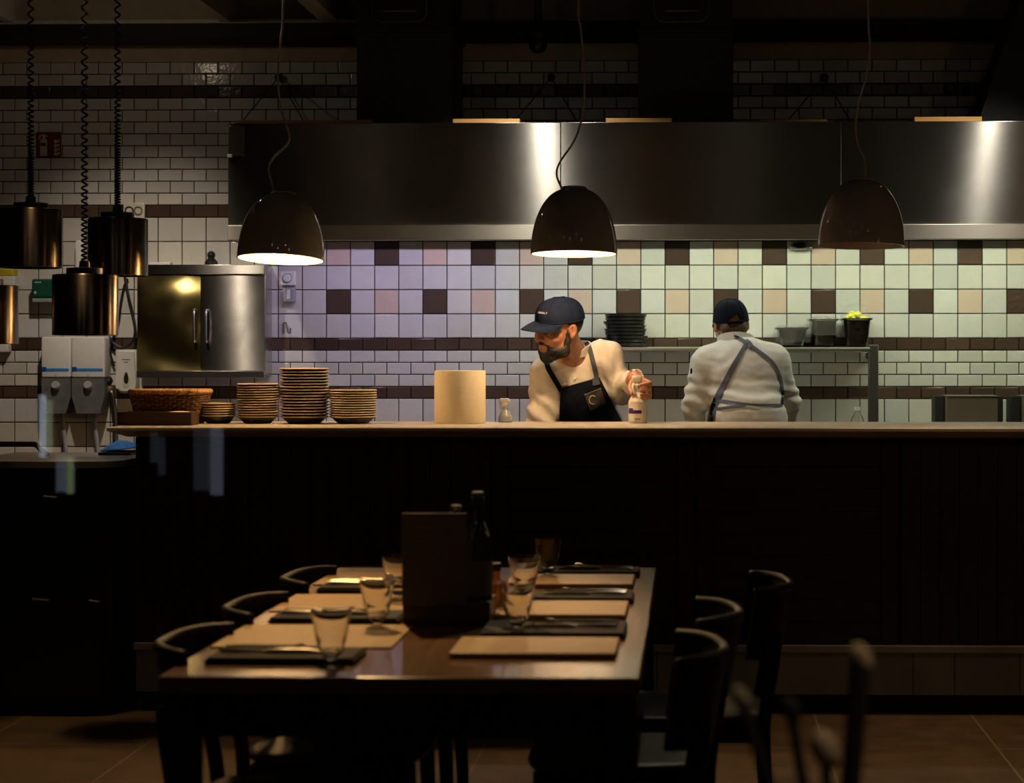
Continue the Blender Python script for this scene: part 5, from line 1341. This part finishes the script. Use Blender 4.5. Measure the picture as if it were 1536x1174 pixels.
def setting(side, i, yc):
    """placemat, napkin, knife and fork for one seat; side -1 left, +1 right"""
    sd = 'left' if side < 0 else 'right'; e = tx0 if side < 0 else tx1
    z = TZ+.0006
    if side < 0: y0, y1 = ((4.20, 4.55), (4.79, 5.13), (5.35, 5.76))[i]; xa, xb = e+.012, e+.40; tk = .0035
    else: y0, y1 = ((4.065, 4.30), (4.675, 4.94), (5.30, 5.54))[i]; xa, xb = e-.40, e-.055; tk = .0125
    mb = MB(); mb.box(xa, xb, y0, y1, z, z+tk, min(.004, tk*.4)); 
    tag(mb.build('placemat', M['mat_tan']), 'tan placemat, %s on the %s side of the table' % (nth[i], sd), 'placemat', 'tan placemats')
    if side < 0: n0, n1 = ((3.97, 4.13), (4.575, 4.735), (5.175, 5.325))[i]
    else: n0, n1 = ((4.345, 4.555), (4.975, 5.13), (5.575, 5.72))[i]
    xn0, xn1 = (e+.055, e+.36) if side < 0 else (e-.37, e-.045)
    mb = MB(); mb.box(xn0, xn1, n0, n1, z, z+.010, .004); mb.box(xn0+.005, xn1-.004, n0+.004, n1-.004, z+.0102, z+.0145, .002)
    tag(mb.build('napkin', M['napkin']), 'dark folded napkin, %s on the %s side, under cutlery' % (nth[i], sd), 'napkin', 'dark folded napkins')
    zz = z+.0155; d = 1 if side < 0 else -1; xh = (xn0 if side < 0 else xn1)+d*.02; yk = n0+(n1-n0)*.36; yf = n0+(n1-n0)*.68
    t = empty('knife', (xh, yk, zz), 'steel knife, %s on the %s side of the table' % (nth[i], sd), 'knife', 'steel knives')
    mb = MB(); mb.tube([(xh, yk, zz+.005), (xh+d*.02, yk, zz+.006), (xh+d*.09, yk, zz+.005)], [.005, .0068, .0045], 8, flat=.7); mb.build('handle', M['cutlery'], t)
    mb = MB(); mb.tube([(xh+d*.0905, yk, zz+.003), (xh+d*.11, yk, zz+.003), (xh+d*.18, yk, zz+.003), (xh+d*.21, yk, zz+.002)], [.004, .0085, .009, .003], 8, flat=.22); mb.build('blade', M['cutlery'], t)
    t = empty('fork', (xh, yf, zz), 'steel fork, %s on the %s side of the table' % (nth[i], sd), 'fork', 'steel forks')
    mb = MB(); mb.tube([(xh, yf, zz+.004), (xh+d*.03, yf, zz+.005), (xh+d*.12, yf, zz+.007), (xh+d*.14, yf, zz+.005)], [.006, .007, .0035, .006], 8, flat=.6); mb.build('handle', M['cutlery'], t)
    mb = MB(); mb.tube([(xh+d*.141, yf, zz+.005), (xh+d*.155, yf, zz+.004), (xh+d*.165, yf, zz+.004)], [.006, .0115, .0115], 8, flat=.3)
    for q in (-.009, -.003, .003, .009): mb.tube([(xh+d*.164, yf+q, zz+.004), (xh+d*.19, yf+q, zz+.004), (xh+d*.21, yf+q, zz+.007)], [.0022, .0022, .001], 6)
    mb.build('tines', M['cutlery'], t)
for i in range(3): setting(-1, i, seatY_L[i]); setting(1, i, seatY_R[i])
glass0 = None
for k, (px, py, lab) in enumerate(((497, 1001, 'stemmed tumbler, nearest on the left side of the table'), (566, 944, 'stemmed tumbler, middle of the left side by the menu'), (597, 902, 'stemmed tumbler half hidden behind the menu card'),
                                  (776, 950, 'stemmed tumbler, nearest on the right side of the table'), (787, 903, 'stemmed tumbler, middle of the right side of the table'), (822, 868, 'stemmed tumbler, farthest on the right against the dark counter'))):
    p = TP(px, py); p.z = TZ+.0006
    if glass0 is None:
        glass0 = g = empty('water_glass', p, lab, 'glass', 'stemmed tumblers on the table')
        pr = [(.0, 0), (.028, 0), (.029, .003), (.012, .009), (.0095, .014), (.013, .020), (.024, .030), (.030, .055), (.0415, .115), (.0400, .115), (.0285, .056), (.021, .034), (0, .030)]
        mb = MB(); mb.lathe([(r_, p.z+z) for r_, z in pr], (p.x, p.y, 0), 40, cap=False); mb.build('glass_body', M['glass'], g, angle=60)
    else:
        g = copy_tree(glass0); g.location = p; g['label'] = lab
# menu caddy with bottles
c = TP(668, 938); cz = TZ+.0006
s = scale_at(668, c.y)
xa, xb = WX(604, c.y), WX(735, c.y)
cad = empty('condiment_caddy', ((xa+xb)/2, c.y+.06, cz), 'dark wooden caddy with menu and bottles in the middle of the table', 'caddy')
ya, yb = c.y, c.y+.15
mb = MB(); mb.box(xa, xb, ya, yb, cz, cz+.012, .003); mb.box(xa, xb, ya, ya+.010, cz+.0125, cz+.055, .002); mb.box(xa, xb, yb-.010, yb, cz+.0125, cz+.055, .002); mb.box(xa, xa+.010, ya+.0105, yb-.0105, cz+.0125, cz+.055, .002); mb.box(xb-.010, xb, ya+.0105, yb-.0105, cz+.0125, cz+.055, .002)
mb.build('tray', M['tray_wood'], cad)
xm0, xm1 = WX(605, c.y+.015), WX(702, c.y+.015); zm1 = W(650, 768, c.y+.02).z; zm0_ = W(650, 909, c.y-.004).z
mb = MB(); mb.box(xm0, xm1, c.y-.006, c.y-.001, zm0_, zm1, .002); men = mb.build('menu_board', M['menu'], cad)
tag(men, 'grey upright menu card')
mb = MB(); rng = random.Random(4); wz = zm1-.03
mb.box(xm0+.03, xm0+.075, c.y-.0068, c.y-.0058, wz-.006, wz)
for k in range(13): mb.box(xm0+.014, xm0+.014+rng.uniform(.04, .10), c.y-.0066, c.y-.0058, wz-.022-.011*k-.002, wz-.022-.011*k)
mb.build('menu_print', M['grey_plastic'], men, smooth=False)
def bottle(px, ytop, yo, r, lab, oil):
    Y = c.y+yo; x = WX(px, Y); zt_ = W(px, ytop, Y).z; z = cz+.0127; h = zt_-z
    t = empty('oil_bottle' if oil else 'vinegar_bottle', (x, Y, z), lab, 'bottle', 'bottles in the table caddy')
    mb = MB(); mb.lathe([(r*.9, z), (r, z+.006), (r, z+h*.58), (r*.85, z+h*.66), (r*.42, z+h*.76), (r*.40, z+h*.93), (r*.48, z+h*.935), (r*.48, z+h*.955)], (x, Y, 0), 32); mb.build('glass_body', M['bottle_glass'] if not oil else M['bottle_glass'], t)
    mb = MB(); mb.lathe([(r*.43, z+h*.956), (r*.43, z+h*.99), (r*.36, z+h), (0, z+h)], (x, Y, 0), 24); mb.build('cap', M['steel'], t)
    mb = MB(); mb.lathe([(r+.0008, z+h*.18), (r+.0008, z+h*.46)], (x, Y, 0), 32, cap=False); mb.build('label', M['menu'] if oil else M['bottle_glass'], t)
bottle(717, 737, .045, .034, 'tall dark green oil bottle right of the grey menu card', True)
bottle(684, 757, .10, .030, 'dark bottle whose cap shows above the grey menu card', False)
q = WX(741, c.y+.25); t = empty('amber_jar', (q, c.y+.25, cz), 'small amber glass jar behind the table caddy', 'jar')
mb = MB(); mb.lathe([(.022, cz), (.025, cz+.01), (.025, cz+.07), (.015, cz+.085), (.015, cz+.10), (0, cz+.10)], (q, c.y+.25, 0), 24); mb.build('body', M['oil'], t)
mb = MB(); mb.lathe([(.018, cz+.1005), (.018, cz+.118), (0, cz+.118)], (q, c.y+.25, 0), 20); mb.build('lid', M['black_plastic'], t)

# ------------------------------------------------------------------ chairs (built facing +x about the floor point under the seat)
def make_chair(label):
    t = empty('dining_chair', (0, 0, 0), label, 'chair', 'dark chairs around the table')
    mb = MB(); n = 32; rg = []
    for z, e in ((.425, .02), (.428, .004), (.438, 0), (.446, .004), (.449, .02), (.443, .10), (.440, .2)):
        ring = []
        for k in range(n):
            a = 2*PI*k/n; ca, sa = math.cos(a), math.sin(a); w = abs(ca)**.5*(1 if ca > 0 else -1)*(.215-e), abs(sa)**.5*(1 if sa > 0 else -1)*(.215-e)
            ring.append(mb.bm.verts.new((w[0], w[1]*(1-.06*(ca < 0)), z)))
        rg.append(ring)
    for a, b in zip(rg, rg[1:]):
        for k in range(n): mb._f([a[k], a[(k+1) % n], b[(k+1) % n], b[k]])
    mb._f(rg[0][::-1]); mb._f(rg[-1]); mb.build('seat', M['leather'], t, angle=60)
    for sx, sy in ((1, 1), (1, -1)):
        mb = MB(); mb.tube([(sx*.175, sy*.165, .4255), (sx*.185, sy*.175, .2), (sx*.19, sy*.18, 0)], [.020, .017, .013], 10); mb.build('leg', M['chair_wood'], t)
    for sy in (1, -1):
        mb = MB(); mb.tube(catmull([(-.235, sy*.185, 0), (-.215, sy*.18, .22), (-.205, sy*.178, .42), (-.228, sy*.170, .58), (-.236, sy*.165, .66)], 5), .0165, 10); mb.build('leg', M['chair_wood'], t)
    mb = MB(); mb.box(-.19, .17, -.172, -.150, .375, .4248, .004); mb.build('seat_rail', M['chair_wood'], t)
    mb = MB(); mb.box(-.19, .17, .150, .172, .375, .4248, .004); mb.build('seat_rail', M['chair_wood'], t)
    rows = []
    for i in range(9):
        u = i/8; r = []
        for j in range(33):
            a = R(112+136*j/32); rr = .225+.030*u; s_ = abs(math.sin(a))**1.5
            top = 1-.10*s_**2
            z = .575+.190*u*top+.02*s_
            p = Vector((-.105+math.cos(a)*rr*.66-.015*u, math.sin(a)*rr*.92, z)); r.append((p, Vector((math.cos(a), math.sin(a), 0))))
        rows.append(r)
    mb = MB(); mb.sheet(rows, .016); br = mb.build('backrest', M['chair_wood'], t, angle=60)
    mb = MB(); mb.tube([p-nn*.008+Vector((0, 0, .001)) for p, nn in rows[-1]], .0115, 8); mb.build('top_rail', M['chair_wood'], br, angle=180)
    return t
spots = [(-.835, 4.18, 0, 'dark curved-back chair, nearest on the left of the table'), (-.83, 4.76, 0, 'dark curved-back chair, middle of the left side'), (-.82, 5.38, 0, 'dark curved-back chair, farthest on the left by the dark station'),
         (-.205, 4.10, 180, 'dark curved-back chair, nearest on the right of the table'), (-.16, 4.68, 180, 'dark curved-back chair, middle of the right side'), (-.01, 5.28, 180, 'dark curved-back chair, farthest on the right, pulled out')]
ch0 = make_chair(spots[0][3])
for i, (x, y, a, lab) in enumerate(spots):
    o = ch0 if i == 0 else copy_tree(ch0)
    o.location = (x, y, 0); o.rotation_euler = (0, 0, R(a)); o['label'] = lab

# ------------------------------------------------------------------ blurred dried flowers on a near table by the camera
NY = 2.05
t = empty('near_table', (.35, NY+.05, 0), 'small dark table just below the picture carrying the dried flower vase', 'table')
mb = MB(); mb.lathe([(.30, .72), (.30, .75), (0, .75)], (.17, NY+.05, 0), 40); mb.build('tabletop', M['chair_wood'], t)
mb = MB(); mb.lathe([(.2, 0), (.2, .02), (.03, .04), (.03, .7195)], (.17, NY+.05, 0), 24); mb.build('pedestal', M['chair_wood'], t)
t = empty('flower_vase', (.15, NY, .7506), 'blurred vase of dried buds on dark stems, lower right foreground', 'vase')
mb = MB(); mb.lathe([(.035, .7506), (.042, .76), (.042, .83), (.025, .87), (.028, .885), (.024, .885), (.021, .87), (.036, .83), (.036, .765), (0, .76)], (.15, NY, 0), 28); mb.build('vase_body', M['black'], t)
for px, py, w, bd in ((1291, 986, 20, 1), (1110, 1044, 15, 0), (1238, 1122, 26, 1), (1186, 1062, 17, 2)):
    e = W(px, py, NY); s_ = scale_at(px, NY)
    xs_ = W(px+ (12 if px > 1200 else -4), 1140, NY).x
    mb = MB(); mb.tube(catmull([(.15+.008*(px-1200)/100, NY, .84), (.4*.15+.6*e.x, NY, .6*.84+.4*e.z), e], 8), [.011 if bd == 1 and px > 1250 else .006]*17, 8); st_ = mb.build('stem', M['stem'], t)
    mb = MB(); mb.ball(e, w/s_, 14, (.85, .85, 1.25), Matrix.Rotation(R(-25), 3, 'Y')); mb.build('bud', M['bud'] if bd == 1 else M['stem'] if bd == 2 else M['paper_dim'], t)
# ------------------------------------------------------------------ light
w = bpy.data.worlds.new('world'); bpy.context.scene.world = w; w.use_nodes = True
w.node_tree.nodes['Background'].inputs[0].default_value = (.9, .85, .75, 1); w.node_tree.nodes['Background'].inputs[1].default_value = .003
def lamp(name, kind, loc, power, col, target=None, **kw):
    l = bpy.data.lights.new(name, kind); l.energy = power; l.color = col
    for k, v in kw.items(): setattr(l, k, v)
    o = bpy.data.objects.new(name, l); C.objects.link(o); o.location = loc
    if target is not None: o.rotation_euler = (Vector(target)-Vector(loc)).to_track_quat('-Z', 'Y').to_euler()
    return o
def tube(px0, px1, power, col):
    a, b = WX(px0, 9.95), WX(px1, 9.95)
    lamp('hood_tube_light', 'AREA', ((a+b)/2, 9.95, 2.127), power*(b-a), col, ((a+b)/2, 10.05, 1.9), shape='RECTANGLE', size=b-a, size_y=.012)
tube(425, 770, 5.8, (.72, .60, 1.0))
tube(800, 1210, 7.3, (.92, 1.0, .70))
tube(1240, 1690, 7.6, (.92, 1.0, .70))
for P_, hgt, pw, cl in ((P1[0], P1[1], 16, (1, .57, .23)), (P2[0], P2[1], 18, (1, .64, .33))):
    lamp('pendant_light', 'POINT', P_+Vector((0, 0, hgt*.10)), pw, cl, shadow_soft_size=.03)
for x, tx, pw in ((-2.74, -2.95, 100), (-.76, -.75, 100), (1.57, 1.2, 60)):
    lamp('ceiling_spot_light', 'SPOT', (x, 9.1, 3.12), pw, (1, .84, .66) if x < -2 else (1, .93, .80), (tx, 10.58 if x < -2 else 9.3, .6 if x < -2 else 1.0), spot_size=R(76) if x < -2 else R(110), spot_blend=1, shadow_soft_size=.035)
lamp('table_spot_light', 'SPOT', (-1.3, 6.4, 3.3), 290, (1, .60, .23), (-.80, 4.7, .75), spot_size=R(38), spot_blend=.8, shadow_soft_size=.05)
lamp('room_fill_light', 'SPOT', (.1, 6.6, 3.3), 70, (1, .85, .62), (-.38, 4.8, .75), spot_size=R(24), spot_blend=.8, shadow_soft_size=.05)  # fill spot added to lift the dining side
lamp('floor_fill_light', 'SPOT', (1.1, 7.25, 3.4), 120, (1, .68, .38), (1.1, 6.7, 0), spot_size=R(52), spot_blend=.9, shadow_soft_size=.1)  # this and the next spot are added to brighten the floor
lamp('floor_fill_light', 'SPOT', (-2.4, 7.2, 3.4), 120, (1, .68, .38), (-2.4, 6.7, 0), spot_size=R(44), spot_blend=.9, shadow_soft_size=.1)
lamp('tile_glow_light', 'POINT', (-2.85, 9.47, 3.12), 1.7, (1, .80, .58), shadow_soft_size=.03)  # weak point light added for the upper tiles and their sparkles
lamp('cloth_fill_light', 'SPOT', (-2.5, 8.2, 3.2), 60, (1, .9, .75), (-2.30, 8.04, 1.0), spot_size=R(16), spot_blend=.7, shadow_soft_size=.03)  # narrow spot added to brighten the blue cloth
lamp('vase_fill_light', 'SPOT', (.9, 1.5, 2.9), 30, (1, .75, .5), (.13, 2.05, 1.0), spot_size=R(14), spot_blend=.7, shadow_soft_size=.03)  # narrow spot added to light the near buds
for k, (x, y) in enumerate(((-2.6, 3.2), (-1.2, 2.4), (.4, 3.4), (1.9, 2.6))):
    for dx in (-.06, .06): lamp('dining_downlight', 'POINT', (x+dx, y, 3.5), 1.0, (1, .86, .72), shadow_soft_size=.018)
lamp('dining_pendant_light', 'POINT', (2.4, 5.85, 2.05), 5, (1, .62, .30), shadow_soft_size=.12)
vs = bpy.context.scene.view_settings
bpy.context.scene.display_settings.display_device = 'sRGB'
vs.view_transform = 'Standard'; vs.look = 'None'; vs.gamma = 1; vs.use_curve_mapping = False; vs.exposure = 0
